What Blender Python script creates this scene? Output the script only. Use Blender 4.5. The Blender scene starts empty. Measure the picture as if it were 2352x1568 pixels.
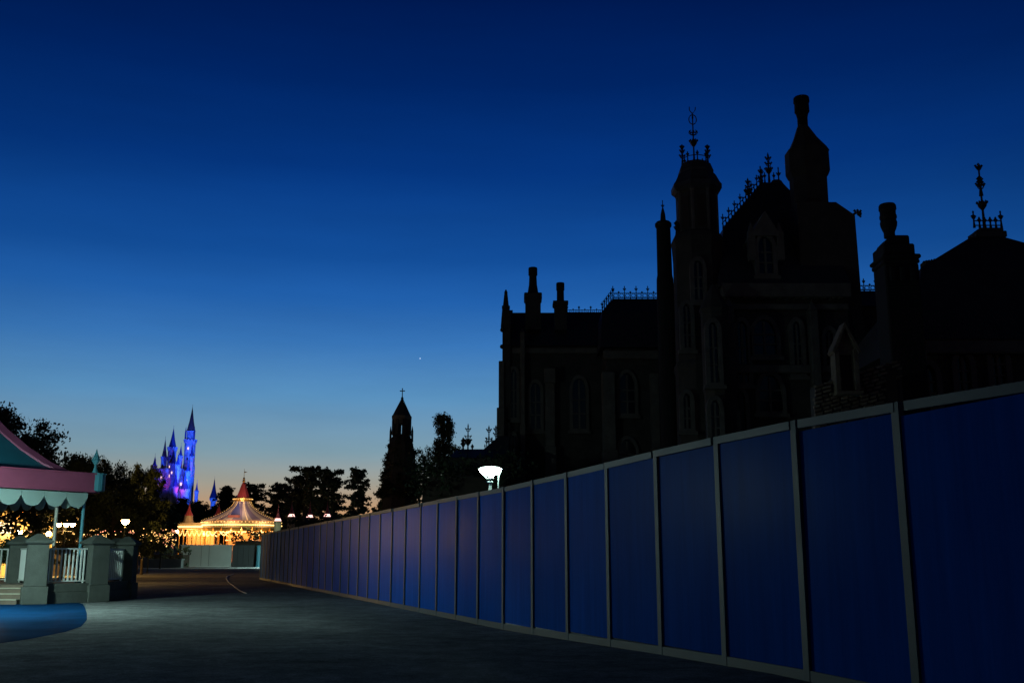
import bpy, math, random
import numpy as np
from mathutils import Vector, Matrix
random.seed(7); RNG = np.random.default_rng(7)
R = math.radians
SC = bpy.context.scene
COL = SC.collection

# ------------------------------------------------------------------ camera, sky, exposure
EYE = 1.53
F = 2350.0                      # focal length in the 2352-wide layout units
CU, CV, HV = 1176.0, 784.0, 1276.0
PIT = math.atan((HV - CV) / F)
cam_d = bpy.data.cameras.new('camera'); cam = bpy.data.objects.new('camera', cam_d); COL.objects.link(cam)
cam.location = (0, 0, EYE); cam.rotation_euler = (R(90) + PIT, 0, 0)
cam_d.sensor_width = 36.0; cam_d.lens = 36.0 * F / 2352.0; cam_d.clip_start = 0.1; cam_d.clip_end = 3000
SC.camera = cam
SC.render.engine = 'CYCLES'
SC.cycles.use_denoising = True
SC.cycles.max_bounces = 6; SC.cycles.sample_clamp_indirect = 4.0; SC.cycles.sample_clamp_direct = 0.0
SC.view_settings.view_transform = 'Standard'; SC.view_settings.look = 'None'
SC.view_settings.exposure = 0.0; SC.view_settings.gamma = 1.0; SC.view_settings.use_curve_mapping = False

def srgb(r, g, b):
    def f(c):
        c /= 255.0
        return c / 12.92 if c <= 0.04045 else ((c + 0.055) / 1.055) ** 2.4
    return (f(r), f(g), f(b), 1.0)

SUN_AZ = R(-4)     # where the sun went down, degrees from +Y (negative = left)
def make_world():
    w = bpy.data.worlds.new('World'); SC.world = w; w.use_nodes = True
    nt = w.node_tree; N = nt.nodes; L = nt.links; N.clear()
    out = N.new('ShaderNodeOutputWorld'); bg = N.new('ShaderNodeBackground'); L.new(bg.outputs[0], out.inputs[0])
    tc = N.new('ShaderNodeTexCoord')
    sep = N.new('ShaderNodeSeparateXYZ'); L.new(tc.outputs['Generated'], sep.inputs[0])
    asin = N.new('ShaderNodeMath'); asin.operation = 'ARCSINE'; L.new(sep.outputs['Z'], asin.inputs[0])
    mr = N.new('ShaderNodeMapRange'); mr.inputs['From Min'].default_value = 0.0; mr.inputs['From Max'].default_value = R(90)
    L.new(asin.outputs[0], mr.inputs['Value'])
    # angle away from the sunset, pushes the twilight arch lower on the far sides
    dot = N.new('ShaderNodeVectorMath'); dot.operation = 'DOT_PRODUCT'
    dot.inputs[1].default_value = (math.sin(SUN_AZ), math.cos(SUN_AZ), 0)
    L.new(tc.outputs['Generated'], dot.inputs[0])
    ac = N.new('ShaderNodeMath'); ac.operation = 'ARCCOSINE'; ac.use_clamp = False
    L.new(dot.outputs['Value'], ac.inputs[0])
    ramp = N.new('ShaderNodeValToRGB'); ramp.color_ramp.interpolation = 'EASE'
    stops = SKY_STOPS
    cr = ramp.color_ramp
    while len(cr.elements) < len(stops): cr.elements.new(0.5)
    for e, (deg, c) in zip(cr.elements, stops):
        e.position = deg / 90.0; e.color = srgb(*c)
    cr.interpolation = 'LINEAR'
    L.new(mr.outputs[0], ramp.inputs[0])
    fall = N.new('ShaderNodeMapRange'); fall.interpolation_type = 'SMOOTHSTEP'
    fall.inputs['From Min'].default_value = R(8); fall.inputs['From Max'].default_value = R(85)
    fall.inputs['To Min'].default_value = 1.0; fall.inputs['To Max'].default_value = 0.09
    L.new(ac.outputs[0], fall.inputs['Value'])
    mul = N.new('ShaderNodeVectorMath'); mul.operation = 'MULTIPLY'
    L.new(ramp.outputs[0], mul.inputs[0]); L.new(fall.outputs[0], mul.inputs[1])
    # one bright evening star
    d0 = ray(965, 823).normalized()
    ds = N.new('ShaderNodeVectorMath'); ds.operation = 'DOT_PRODUCT'; ds.inputs[1].default_value = d0
    L.new(tc.outputs['Generated'], ds.inputs[0])
    gt = N.new('ShaderNodeMath'); gt.operation = 'GREATER_THAN'; gt.inputs[1].default_value = math.cos(R(0.033))
    L.new(ds.outputs['Value'], gt.inputs[0])
    st = N.new('ShaderNodeVectorMath'); st.operation = 'SCALE'; st.inputs[0].default_value = (0.5, 0.55, 0.6)
    L.new(gt.outputs[0], st.inputs['Scale'])
    add = N.new('ShaderNodeVectorMath'); add.operation = 'ADD'
    L.new(mul.outputs[0], add.inputs[0]); L.new(st.outputs[0], add.inputs[1])
    mp = N.new('ShaderNodeMapping'); mp.inputs['Scale'].default_value = (1.6, 1.6, 9.0); mp.inputs['Rotation'].default_value = (R(8), R(5), 0); L.new(tc.outputs['Generated'], mp.inputs['Vector'])
    nz = N.new('ShaderNodeTexNoise'); nz.inputs['Scale'].default_value = 1.7; nz.inputs['Detail'].default_value = 5; nz.inputs['Roughness'].default_value = 0.6; L.new(mp.outputs[0], nz.inputs['Vector'])
    mz = N.new('ShaderNodeMapRange'); mz.inputs['From Min'].default_value = 0.3; mz.inputs['From Max'].default_value = 0.7; mz.inputs['To Min'].default_value = 0.93; mz.inputs['To Max'].default_value = 1.07; L.new(nz.outputs['Fac'], mz.inputs['Value'])
    hz = N.new('ShaderNodeVectorMath'); hz.operation = 'SCALE'; L.new(add.outputs[0], hz.inputs[0]); L.new(mz.outputs[0], hz.inputs['Scale'])
    L.new(hz.outputs[0], bg.inputs['Color']); bg.inputs['Strength'].default_value = 1.0

def ray(u, v):
    dx = (u - CU) / F; dy = (CV - v) / F
    return Vector((dx, math.cos(PIT) - dy * math.sin(PIT), math.sin(PIT) + dy * math.cos(PIT)))
def at(u, v, Y):
    r = ray(u, v); t = Y / r.y
    return Vector((r.x * t, Y, EYE + r.z * t))
def gat(u, v):
    r = ray(u, v); t = -EYE / r.z
    return Vector((r.x * t, r.y * t, 0))
def gz(y):                       # the pavement climbs a little towards the camera
    pts = ((4.0, 0.0), (9.0, 0.05), (11.0, 0.105), (13.0, 0.135), (16.0, 0.105), (19.0, 0.05), (22.5, 0.0))
    if y <= 4.0 or y >= 22.5: return 0.0
    for (a, p), (b, q) in zip(pts, pts[1:]):
        if y <= b: return p + (q - p) * (y - a) / (b - a)
SKY_STOPS = [(0, (206, 138, 84)), (2.4, (192, 150, 110)), (3.9, (160, 158, 146)), (5.5, (126, 156, 170)), (8.6, (90, 145, 190)),
             (11.5, (58, 120, 187)), (13.9, (34, 97, 173)), (16.3, (19, 79, 156)), (21.1, (5, 56, 132)),
             (25.8, (0, 39, 106)), (31, (0, 26, 84)), (45, (0, 12, 46)), (90, (0, 6, 28))]
make_world()

# ------------------------------------------------------------------ materials
MATS = {}
def mat(name, col, rough=0.8, metal=0.0, noise=None, bump=None, spec=0.5, rand=0.0, coat=0.0, mix2=None):
    """noise=(scale, amount)  bump=(scale, strength)  rand = brightness change from piece to piece"""
    m = bpy.data.materials.new(name); m.use_nodes = True; nt = m.node_tree; N = nt.nodes; L = nt.links
    b = N['Principled BSDF']
    b.inputs['Roughness'].default_value = rough; b.inputs['Metallic'].default_value = metal
    b.inputs['Specular IOR Level'].default_value = spec
    if coat: b.inputs['Coat Weight'].default_value = coat; b.inputs['Coat Roughness'].default_value = 0.15
    tc = N.new('ShaderNodeTexCoord')
    geo = N.new('ShaderNodeNewGeometry')
    src = None
    rgb = N.new('ShaderNodeRGB'); rgb.outputs[0].default_value = (*col, 1); src = rgb.outputs[0]
    if noise:
        n = N.new('ShaderNodeTexNoise'); n.inputs['Scale'].default_value = noise[0]; n.inputs['Detail'].default_value = 6
        n.inputs['Roughness'].default_value = 0.65
        L.new(geo.outputs['Position'], n.inputs['Vector'])
        r = N.new('ShaderNodeMapRange'); r.inputs['From Min'].default_value = 0.3; r.inputs['From Max'].default_value = 0.7
        r.inputs['To Min'].default_value = 1 - noise[1]; r.inputs['To Max'].default_value = 1 + noise[1]
        L.new(n.outputs['Fac'], r.inputs['Value'])
        if mix2:
            mx = N.new('ShaderNodeMix'); mx.data_type = 'RGBA'
            r.inputs['To Min'].default_value = 0; r.inputs['To Max'].default_value = 1
            L.new(r.outputs[0], mx.inputs['Factor']); L.new(src, mx.inputs['A']); mx.inputs['B'].default_value = (*mix2, 1)
            src = mx.outputs['Result']
        else:
            mu = N.new('ShaderNodeVectorMath'); mu.operation = 'SCALE'
            L.new(src, mu.inputs[0]); L.new(r.outputs[0], mu.inputs['Scale']); src = mu.outputs[0]
        rr = N.new('ShaderNodeMapRange'); rr.inputs['To Min'].default_value = max(0.05, rough - 0.12); rr.inputs['To Max'].default_value = min(1, rough + 0.12)
        L.new(n.outputs['Fac'], rr.inputs['Value']); L.new(rr.outputs[0], b.inputs['Roughness'])
    if rand:
        oi = N.new('ShaderNodeObjectInfo')
        r2 = N.new('ShaderNodeMapRange'); r2.inputs['To Min'].default_value = 1 - rand; r2.inputs['To Max'].default_value = 1 + rand
        L.new(oi.outputs['Random'], r2.inputs['Value'])
        m2 = N.new('ShaderNodeVectorMath'); m2.operation = 'SCALE'; L.new(src, m2.inputs[0]); L.new(r2.outputs[0], m2.inputs['Scale']); src = m2.outputs[0]
    L.new(src, b.inputs['Base Color'])
    if bump:
        n2 = N.new('ShaderNodeTexNoise'); n2.inputs['Scale'].default_value = bump[0]; n2.inputs['Detail'].default_value = 5
        L.new(geo.outputs['Position'], n2.inputs['Vector'])
        bp = N.new('ShaderNodeBump'); bp.inputs['Strength'].default_value = bump[1]; bp.inputs['Distance'].default_value = 0.02
        L.new(n2.outputs['Fac'], bp.inputs['Height']); L.new(bp.outputs[0], b.inputs['Normal'])
    MATS[name] = m
    return m
def emat(name, col, strength, base=(0.8, 0.8, 0.8), sample=True):
    m = bpy.data.materials.new(name); m.use_nodes = True; b = m.node_tree.nodes['Principled BSDF']
    b.inputs['Base Color'].default_value = (*base, 1)
    b.inputs['Emission Color'].default_value = (*col, 1); b.inputs['Emission Strength'].default_value = strength
    if not sample: m.cycles.emission_sampling = 'NONE'
    MATS[name] = m
    return m

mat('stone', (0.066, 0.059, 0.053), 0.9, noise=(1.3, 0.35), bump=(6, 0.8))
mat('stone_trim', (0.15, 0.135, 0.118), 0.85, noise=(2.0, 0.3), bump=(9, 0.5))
mat('rubble', (0.21, 0.165, 0.115), 0.9, noise=(3.0, 0.3), bump=(9, 0.9), rand=0.35)
mat('slate', (0.055, 0.058, 0.068), 0.65, noise=(2.5, 0.3), bump=(5, 0.5))
mat('iron', (0.02, 0.02, 0.022), 0.6)
mat('dark_glass', (0.012, 0.013, 0.018), 0.12)
mat('wood_dark', (0.05, 0.035, 0.025), 0.7)
mat('panel_grey', (0.062, 0.092, 0.112), 0.55, noise=(1.2, 0.12), rand=0.08)
mat('leaf', (0.035, 0.055, 0.022), 0.75, noise=(0.8, 0.35))
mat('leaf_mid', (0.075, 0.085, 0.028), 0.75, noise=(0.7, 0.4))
mat('needle', (0.022, 0.036, 0.018), 0.8, noise=(0.8, 0.35))
mat('bark', (0.055, 0.042, 0.03), 0.95, noise=(4, 0.3))
mat('pier_stone', (0.088, 0.096, 0.084), 0.9, noise=(2.2, 0.22), bump=(25, 0.35))
mat('tread', (0.42, 0.38, 0.30), 0.85, noise=(3, 0.2))
mat('riser', (0.16, 0.12, 0.09), 0.9, noise=(3, 0.2))
mat('rail_white', (0.78, 0.80, 0.76), 0.5)
mat('pink', (0.42, 0.10, 0.19), 0.55, noise=(0.9, 0.12), bump=(3, 0.1))
mat('pink_rib', (0.45, 0.12, 0.25), 0.55, noise=(0.9, 0.12))
mat('teal', (0.03, 0.20, 0.30), 0.55, noise=(0.8, 0.15))
mat('mint', (0.46, 0.62, 0.58), 0.6, noise=(1.1, 0.10))
mat('aqua', (0.10, 0.36, 0.45), 0.55, noise=(1.0, 0.1))
mat('pole_warm', (0.45, 0.44, 0.38), 0.5)
mat('soffit', (0.30, 0.20, 0.10), 0.8)
mat('castle_wall', (0.50, 0.50, 0.55), 0.85, noise=(0.9, 0.55))
mat('castle_roof', (0.05, 0.07, 0.20), 0.6, noise=(0.4, 0.2))
mat('castle_spire', (0.20, 0.10, 0.09), 0.5)
mat('cream', (0.62, 0.50, 0.30), 0.8, noise=(0.8, 0.15))
mat('cream_roof', (0.22, 0.12, 0.07), 0.8)
mat('white_panel', (0.55, 0.60, 0.57), 0.6, noise=(0.5, 0.10), rand=0.06)
mat('dark_panel', (0.05, 0.06, 0.065), 0.6, noise=(0.5, 0.15))
mat('cyan_post', (0.06, 0.24, 0.32), 0.5)
mat('red_roof', (0.62, 0.10, 0.10), 0.55, noise=(0.5, 0.1))
mat('gold', (0.75, 0.47, 0.10), 0.35, metal=0.5)
mat('canvas_light', (0.74, 0.68, 0.55), 0.7)
mat('canvas_dark', (0.30, 0.26, 0.34), 0.7)
mat('horse', (0.72, 0.62, 0.55), 0.4)
mat('rose', (0.55, 0.16, 0.16), 0.5)
mat('low_wall', (0.20, 0.22, 0.22), 0.9, noise=(0.6, 0.2))
mat('cable', (0.55, 0.55, 0.52), 0.6)
mat('lamp_metal', (0.16, 0.18, 0.17), 0.5, metal=0.2)
mat('shaded_stone', (0.018, 0.018, 0.019), 0.9, noise=(2.0, 0.3), bump=(6, 0.8))  # stone with shade put into its colour, so turret and chimneys read unlit
mat('lamp_dark', (0.03, 0.035, 0.03), 0.5, metal=0.4)
emat('lamp_cool', (0.65, 1.0, 0.91), 130.0)
emat('lamp_dome', (0.72, 1.0, 0.88), 6.0, sample=False)
emat('lamp_cool_far', (0.65, 1.0, 0.91), 1500.0)
emat('lamp_cool_assumed', (0.65, 1.0, 0.91), 1350.0)
emat('lamp_warm', (1.0, 0.58, 0.18), 120.0)
emat('globe_warm', (1.0, 0.74, 0.42), 40.0)
emat('bulb', (1.0, 0.52, 0.13), 1.8, sample=False)
emat('bulb_hot', (1.0, 0.58, 0.18), 3.0, sample=False)
emat('bulb_rose', (1.0, 0.34, 0.18), 1.6, sample=False)
emat('lit_window', (1.0, 0.62, 0.22), 2.0, sample=False)
emat('lit_sign', (1.0, 0.82, 0.5), 3.5, sample=False)
emat('lantern_pink', (1.0, 0.55, 0.48), 2.2, sample=False)
emat('castle_window', (1.0, 0.60, 0.35), 1.5, sample=False)

def paint(name, col, noise_s, noise_a, rand, gloss0, gloss1, rough):
    """matt paint under a thin glossy film: gloss0 seen head-on, gloss1 at a glancing angle"""
    m = bpy.data.materials.new(name); m.use_nodes = True; nt = m.node_tree; N = nt.nodes; L = nt.links; N.clear()
    out = N.new('ShaderNodeOutputMaterial'); mix = N.new('ShaderNodeMixShader'); d = N.new('ShaderNodeBsdfDiffuse'); g = N.new('ShaderNodeBsdfGlossy')
    L.new(mix.outputs[0], out.inputs[0]); L.new(d.outputs[0], mix.inputs[1]); L.new(g.outputs[0], mix.inputs[2]); g.inputs['Roughness'].default_value = rough
    lw = N.new('ShaderNodeLayerWeight'); lw.inputs['Blend'].default_value = 0.5
    pw = N.new('ShaderNodeMath'); pw.operation = 'POWER'; pw.inputs[1].default_value = 4.5; L.new(lw.outputs['Facing'], pw.inputs[0])
    mr = N.new('ShaderNodeMapRange'); mr.inputs['To Min'].default_value = gloss0; mr.inputs['To Max'].default_value = gloss1; L.new(pw.outputs[0], mr.inputs['Value']); L.new(mr.outputs[0], mix.inputs[0])
    geo = N.new('ShaderNodeNewGeometry'); n = N.new('ShaderNodeTexNoise'); n.inputs['Scale'].default_value = noise_s; n.inputs['Detail'].default_value = 6; L.new(geo.outputs['Position'], n.inputs['Vector'])
    r = N.new('ShaderNodeMapRange'); r.inputs['From Min'].default_value = 0.3; r.inputs['From Max'].default_value = 0.7; r.inputs['To Min'].default_value = 1 - noise_a; r.inputs['To Max'].default_value = 1 + noise_a; L.new(n.outputs['Fac'], r.inputs['Value'])
    oi = N.new('ShaderNodeObjectInfo'); r2 = N.new('ShaderNodeMapRange'); r2.inputs['To Min'].default_value = 1 - rand; r2.inputs['To Max'].default_value = 1 + rand; L.new(oi.outputs['Random'], r2.inputs['Value'])
    mu = N.new('ShaderNodeMath'); mu.operation = 'MULTIPLY'; L.new(r.outputs[0], mu.inputs[0]); L.new(r2.outputs[0], mu.inputs[1])
    mp = N.new('ShaderNodeMapping'); mp.inputs['Scale'].default_value = (5.0, 5.0, 0.35); L.new(geo.outputs['Position'], mp.inputs['Vector'])
    n3 = N.new('ShaderNodeTexNoise'); n3.inputs['Scale'].default_value = 1.0; n3.inputs['Detail'].default_value = 7; n3.inputs['Roughness'].default_value = 0.7; L.new(mp.outputs[0], n3.inputs['Vector'])
    r3 = N.new('ShaderNodeMapRange'); r3.inputs['From Min'].default_value = 0.35; r3.inputs['From Max'].default_value = 0.7; r3.inputs['To Min'].default_value = 1.12; r3.inputs['To Max'].default_value = 0.80; L.new(n3.outputs['Fac'], r3.inputs['Value'])
    mu2 = N.new('ShaderNodeMath'); mu2.operation = 'MULTIPLY'; L.new(mu.outputs[0], mu2.inputs[0]); L.new(r3.outputs[0], mu2.inputs[1]); mu = mu2
    rg = N.new('ShaderNodeMapRange'); rg.inputs['To Min'].default_value = rough * 0.75; rg.inputs['To Max'].default_value = rough * 1.35; L.new(n.outputs['Fac'], rg.inputs['Value']); L.new(rg.outputs[0], g.inputs['Roughness'])
    sc = N.new('ShaderNodeVectorMath'); sc.operation = 'SCALE'; sc.inputs[0].default_value = col; L.new(mu.outputs[0], sc.inputs['Scale']); L.new(sc.outputs[0], d.inputs['Color'])
    MATS[name] = m
paint('panel_blue', (0.004, 0.08, 0.44), 0.35, 0.10, 0.09, 0.0, 0.10, 0.30)
def asphalt():
    m = bpy.data.materials.new('asphalt'); m.use_nodes = True; nt = m.node_tree; N = nt.nodes; L = nt.links
    b = N['Principled BSDF']; geo = N.new('ShaderNodeNewGeometry')
    def noise(s, d, rgh=0.6, vec=None):
        n = N.new('ShaderNodeTexNoise'); n.inputs['Scale'].default_value = s; n.inputs['Detail'].default_value = d; n.inputs['Roughness'].default_value = rgh
        L.new(vec or geo.outputs['Position'], n.inputs['Vector']); return n.outputs['Fac']
    def rng(s, a, c, f0=0.3, f1=0.7):
        r = N.new('ShaderNodeMapRange'); r.inputs['From Min'].default_value = f0; r.inputs['From Max'].default_value = f1
        r.inputs['To Min'].default_value = a; r.inputs['To Max'].default_value = c; L.new(s, r.inputs['Value']); return r.outputs[0]
    big = rng(noise(0.22, 4), 0.72, 1.25); mid = rng(noise(1.6, 6, 0.7), 0.62, 1.38); fine = rng(noise(38, 3), 0.62, 1.38)
    def mul(a, c):
        n = N.new('ShaderNodeMath'); n.operation = 'MULTIPLY'; L.new(a, n.inputs[0]); L.new(c, n.inputs[1]); return n.outputs[0]
    f = mul(mul(mul(big, mid), fine), rng(noise(7, 5, 0.75), 0.68, 1.32))
    sc = N.new('ShaderNodeVectorMath'); sc.operation = 'SCALE'; sc.inputs[0].default_value = (0.205, 0.212, 0.212)
    d = N.new('ShaderNodeBsdfDiffuse'); g = N.new('ShaderNodeBsdfGlossy'); mx = N.new('ShaderNodeMixShader'); g.inputs['Roughness'].default_value = 0.45
    L.new(f, sc.inputs['Scale']); L.new(sc.outputs[0], d.inputs['Color']); L.new(rng(noise(0.5, 5), 0.004, 0.03), mx.inputs[0])
    L.new(d.outputs[0], mx.inputs[1]); L.new(g.outputs[0], mx.inputs[2]); L.new(mx.outputs[0], N['Material Output'].inputs['Surface']); N.remove(b)
    bp = N.new('ShaderNodeBump'); bp.inputs['Strength'].default_value = 0.7; bp.inputs['Distance'].default_value = 0.012
    L.new(noise(55, 4), bp.inputs['Height']); L.new(bp.outputs[0], d.inputs['Normal']); L.new(bp.outputs[0], g.inputs['Normal'])
    MATS['asphalt'] = m
asphalt()
paint('blue_ground', (0.002, 0.034, 0.105), 0.7, 0.22, 0.0, 0.004, 0.03, 0.4)

# ------------------------------------------------------------------ mesh helpers
class MB:
    def __init__(s): s.v = []; s.f = []
    def add(s, vs, fs):
        o = len(s.v); s.v += [tuple(p) for p in vs]; s.f += [tuple(i + o for i in q) for q in fs]; return s
    def box(s, x0, x1, y0, y1, z0, z1):
        return s.add([(x0,y0,z0),(x1,y0,z0),(x1,y1,z0),(x0,y1,z0),(x0,y0,z1),(x1,y0,z1),(x1,y1,z1),(x0,y1,z1)],
                     [(0,3,2,1),(4,5,6,7),(0,1,5,4),(1,2,6,5),(2,3,7,6),(3,0,4,7)])
    def obox(s, c, sx, sy, z0, z1, a=0.0, top=None):
        """box turned by a about z; top=(sx,sy) tapers it"""
        ca, sa = math.cos(a), math.sin(a); tx, ty = top or (sx, sy)
        vs = []
        for (wx, wy, z) in ((sx, sy, z0), (tx, ty, z1)):
            for (px, py) in ((-.5,-.5),(.5,-.5),(.5,.5),(-.5,.5)):
                x, y = px * wx, py * wy; vs.append((c[0] + x*ca - y*sa, c[1] + x*sa + y*ca, z))
        return s.add(vs, [(0,3,2,1),(4,5,6,7),(0,1,5,4),(1,2,6,5),(2,3,7,6),(3,0,4,7)])
    def lathe(s, cx, cy, prof, n=16, rot=0.0, sy=1.0):
        vs, fs = [], []
        for (r, z) in prof:
            for k in range(n):
                a = rot + 2 * math.pi * k / n; vs.append((cx + r * math.cos(a), cy + sy * r * math.sin(a), z))
        m = len(prof)
        for i in range(m - 1):
            for k in range(n):
                k2 = (k + 1) % n; fs.append((i*n+k, i*n+k2, (i+1)*n+k2, (i+1)*n+k))
        fs.append(tuple(range(n))[::-1]); fs.append(tuple((m-1)*n + k for k in range(n)))
        return s.add(vs, fs)
    def tube(s, pts, r, n=6, r1=None):
        pts = [Vector(p) for p in pts]; vs, fs = [], []; m = len(pts)
        for i, p in enumerate(pts):
            d = (pts[min(i+1, m-1)] - pts[max(i-1, 0)]).normalized()
            a = Vector((0,0,1)) if abs(d.z) < 0.9 else Vector((1,0,0))
            e1 = d.cross(a).normalized(); e2 = d.cross(e1)
            rr = r if r1 is None else r + (r1 - r) * i / (m - 1)
            for k in range(n):
                t = 2 * math.pi * k / n; vs.append(p + e1 * (rr * math.cos(t)) + e2 * (rr * math.sin(t)))
        for i in range(m - 1):
            for k in range(n):
                k2 = (k+1) % n; fs.append((i*n+k, i*n+k2, (i+1)*n+k2, (i+1)*n+k))
        fs.append(tuple(range(n))[::-1]); fs.append(tuple((m-1)*n + k for k in range(n)))
        return s.add(vs, fs)
    def prism(s, poly, z0, z1):
        n = len(poly); vs = [(x, y, z0) for x, y in poly] + [(x, y, z1) for x, y in poly]
        return s.add(vs, [tuple(range(n))[::-1], tuple(range(n, 2*n))] + [(k, (k+1) % n, n + (k+1) % n, n + k) for k in range(n)])
    def xprism(s, poly, y0, y1):
        """polygon in XZ pushed along Y"""
        n = len(poly); vs = [(x, y0, z) for x, z in poly] + [(x, y1, z) for x, z in poly]
        return s.add(vs, [tuple(range(n)), tuple(range(n, 2*n))[::-1]] + [(k, n + k, n + (k+1) % n, (k+1) % n) for k in range(n)])
    def ball(s, c, r, n=8, m=5, sz=1.0):
        prof = [(max(1e-3, r * math.sin(math.pi * i / m)), c[2] - sz * r * math.cos(math.pi * i / m)) for i in range(m + 1)]
        return s.lathe(c[0], c[1], prof, n)
    def octa(s, c, r):
        x, y, z = c
        return s.add([(x+r,y,z),(x,y+r,z),(x-r,y,z),(x,y-r,z),(x,y,z+r),(x,y,z-r)],
                     [(0,1,4),(1,2,4),(2,3,4),(3,0,4),(1,0,5),(2,1,5),(3,2,5),(0,3,5)])
    def build(s, name, m, parent=None, smooth=False, bevel=0.0):
        off = wloc(parent) if parent else Vector((0, 0, 0))
        me = bpy.data.meshes.new(name)
        me.from_pydata([(p[0]-off.x, p[1]-off.y, p[2]-off.z) for p in s.v], [], s.f)
        if smooth: me.polygons.foreach_set('use_smooth', [True] * len(me.polygons))
        me.materials.append(MATS[m]); me.update()
        o = bpy.data.objects.new(name, me); COL.objects.link(o)
        if parent: o.parent = parent
        if bevel:
            md = o.modifiers.new('edge', 'BEVEL'); md.width = bevel; md.segments = 1
        return o
def wloc(o):
    p = Vector((0, 0, 0))
    while o: p += Vector(o.location); o = o.parent
    return p
def tag(o, label=None, cat=None, group=None, kind=None):
    if label: o['label'] = label
    if cat: o['category'] = cat
    if group: o['group'] = group
    if kind: o['kind'] = kind
    return o
def thing(name, loc, label, cat, group=None, kind=None):
    o = bpy.data.objects.new(name, None); COL.objects.link(o); o.location = loc; o.empty_display_size = 0.3
    return tag(o, label, cat, group, kind)
def copy_tree(o, parent=None):
    c = o.copy(); COL.objects.link(c); c.parent = parent
    for ch in list(o.children): copy_tree(ch, c)
    return c
def inst(me_obj, name, parent, loc, rot=(0,0,0), scale=None):
    """another object on the same mesh; loc in the parent's space"""
    o = bpy.data.objects.new(name, me_obj if isinstance(me_obj, bpy.types.Mesh) else me_obj.data); COL.objects.link(o); o.parent = parent
    o.location = loc; o.rotation_euler = rot
    if scale: o.scale = scale
    return o
def mesh_only(mb, name, m):
    me = bpy.data.meshes.new(name); me.from_pydata(mb.v, [], mb.f); me.materials.append(MATS[m]); me.update(); return me
def point(name, loc, power, col, radius=0.15, parent=None):
    d = bpy.data.lights.new(name, 'POINT'); d.energy = power; d.color = col; d.shadow_soft_size = radius
    o = bpy.data.objects.new(name, d); COL.objects.link(o)
    o.location = Vector(loc) - (wloc(parent) if parent else Vector((0,0,0)))
    if parent: o.parent = parent
    return o
def spot(name, loc, target, power, col, angle, parent=None, blend=0.6):
    d = bpy.data.lights.new(name, 'SPOT'); d.energy = power; d.color = col; d.spot_size = R(angle); d.spot_blend = blend; d.shadow_soft_size = 0.3
    o = bpy.data.objects.new(name, d); COL.objects.link(o)
    o.location = Vector(loc) - (wloc(parent) if parent else Vector((0,0,0)))
    o.rotation_euler = (Vector(target) - Vector(loc)).to_track_quat('-Z', 'Y').to_euler()
    if parent: o.parent = parent
    return o

# ------------------------------------------------------------------ ground
def ground():
    ys = [-60, 0, 4, 9, 11, 13, 16, 19, 22.5, 26, 40, 80, 200, 1500]; xs = [-900, -200, -60, -20, -8, 0, 4, 8, 20, 60, 200, 900]
    v = [(x, y, gz(y)) for y in ys for x in xs]; n = len(xs)
    f = [(j*n+i, j*n+i+1, (j+1)*n+i+1, (j+1)*n+i) for j in range(len(ys)-1) for i in range(n-1)]
    tag(MB().add(v, f).build('ground', 'asphalt'), kind='structure')
    # blue painted path in front of the terrace
    edge = [(-14.75, 35.75), (-13.9, 34.2), (-12.6, 31.2), (-11.5, 28.6), (-10.4, 25.9), (-9.55, 23.5), (-9.1, 21.6), (-8.8, 19.4), (-8.7, 17), (-8.9, 14), (-9.6, 11)]
    v = []; f = []
    for (x, y) in edge: v += [(-40, y, gz(y) + 0.005), (x, y, gz(y) + 0.005)]
    f = [(2*i, 2*i+2, 2*i+3, 2*i+1) for i in range(len(edge)-1)]
    tag(MB().add(v, f).build('path', 'blue_ground'), kind='structure')
ground()

# ------------------------------------------------------------------ hoarding
def hoarding():
    sl = -0.3496; d = Vector((sl, 1, 0)).normalized(); ang = math.atan2(d.y, d.x)     # local +X runs along the wall, away from the camera
    P0 = 1.815; Yref = 10.59
    def pos(k):
        Y = Yref + k * P0 * d.y; return Vector((7.716 + sl * Y, Y, 0))
    k0, k1 = -4, 35
    base = pos(k0); root = thing('construction_hoarding', (base.x, base.y, 0), 'long blue panelled construction hoarding with grey posts and rails', 'hoarding')
    H = 3.0
    # local: y>0 is the camera's side
    post = mesh_only(MB().box(-0.057, 0.057, -0.03, 0.032, 0.0, H + 0.004), 'post', 'panel_grey')
    top = mesh_only(MB().box(0.059, P0 - 0.059, -0.03, 0.026, H - 0.10, H), 'top_rail', 'panel_grey')
    bot = mesh_only(MB().box(0.059, P0 - 0.059, -0.03, 0.026, 0.0, 0.12), 'bottom_rail', 'panel_grey')
    pan = mesh_only(MB().box(0.059, P0 - 0.059, -0.02, 0.0, 0.122, H - 0.102), 'panel', 'panel_blue')
    brace_mb = MB().tube([(0, -0.05, 2.2), (0, -1.1, 0.03)], 0.025, 6).box(-0.12, 0.12, -1.35, -0.95, 0.0, 0.06)
    brace = mesh_only(brace_mb, 'brace', 'panel_grey')
    for k in range(k0, k1 + 1):
        p = pos(k); z = gz(p.y); loc = (p.x - base.x, p.y - base.y, z); j = lambda a: random.uniform(-a, a)
        inst(post, 'post', root, loc, (0, 0, ang))
        if k % 2 == 0: inst(brace, 'brace', root, loc, (0, 0, ang))
        if k < k1:
            inst(pan, 'panel', root, loc, (j(0.004), 0, ang + j(0.003)))
            z2 = gz(pos(k + 1).y); tilt = -math.atan2(z2 - z, P0)
            inst(top, 'top_rail', root, (loc[0], loc[1], loc[2] + j(0.002)), (j(0.01), tilt + j(0.0006), ang)); inst(bot, 'bottom_rail', root, loc, (0, tilt, ang))
hoarding()

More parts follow.
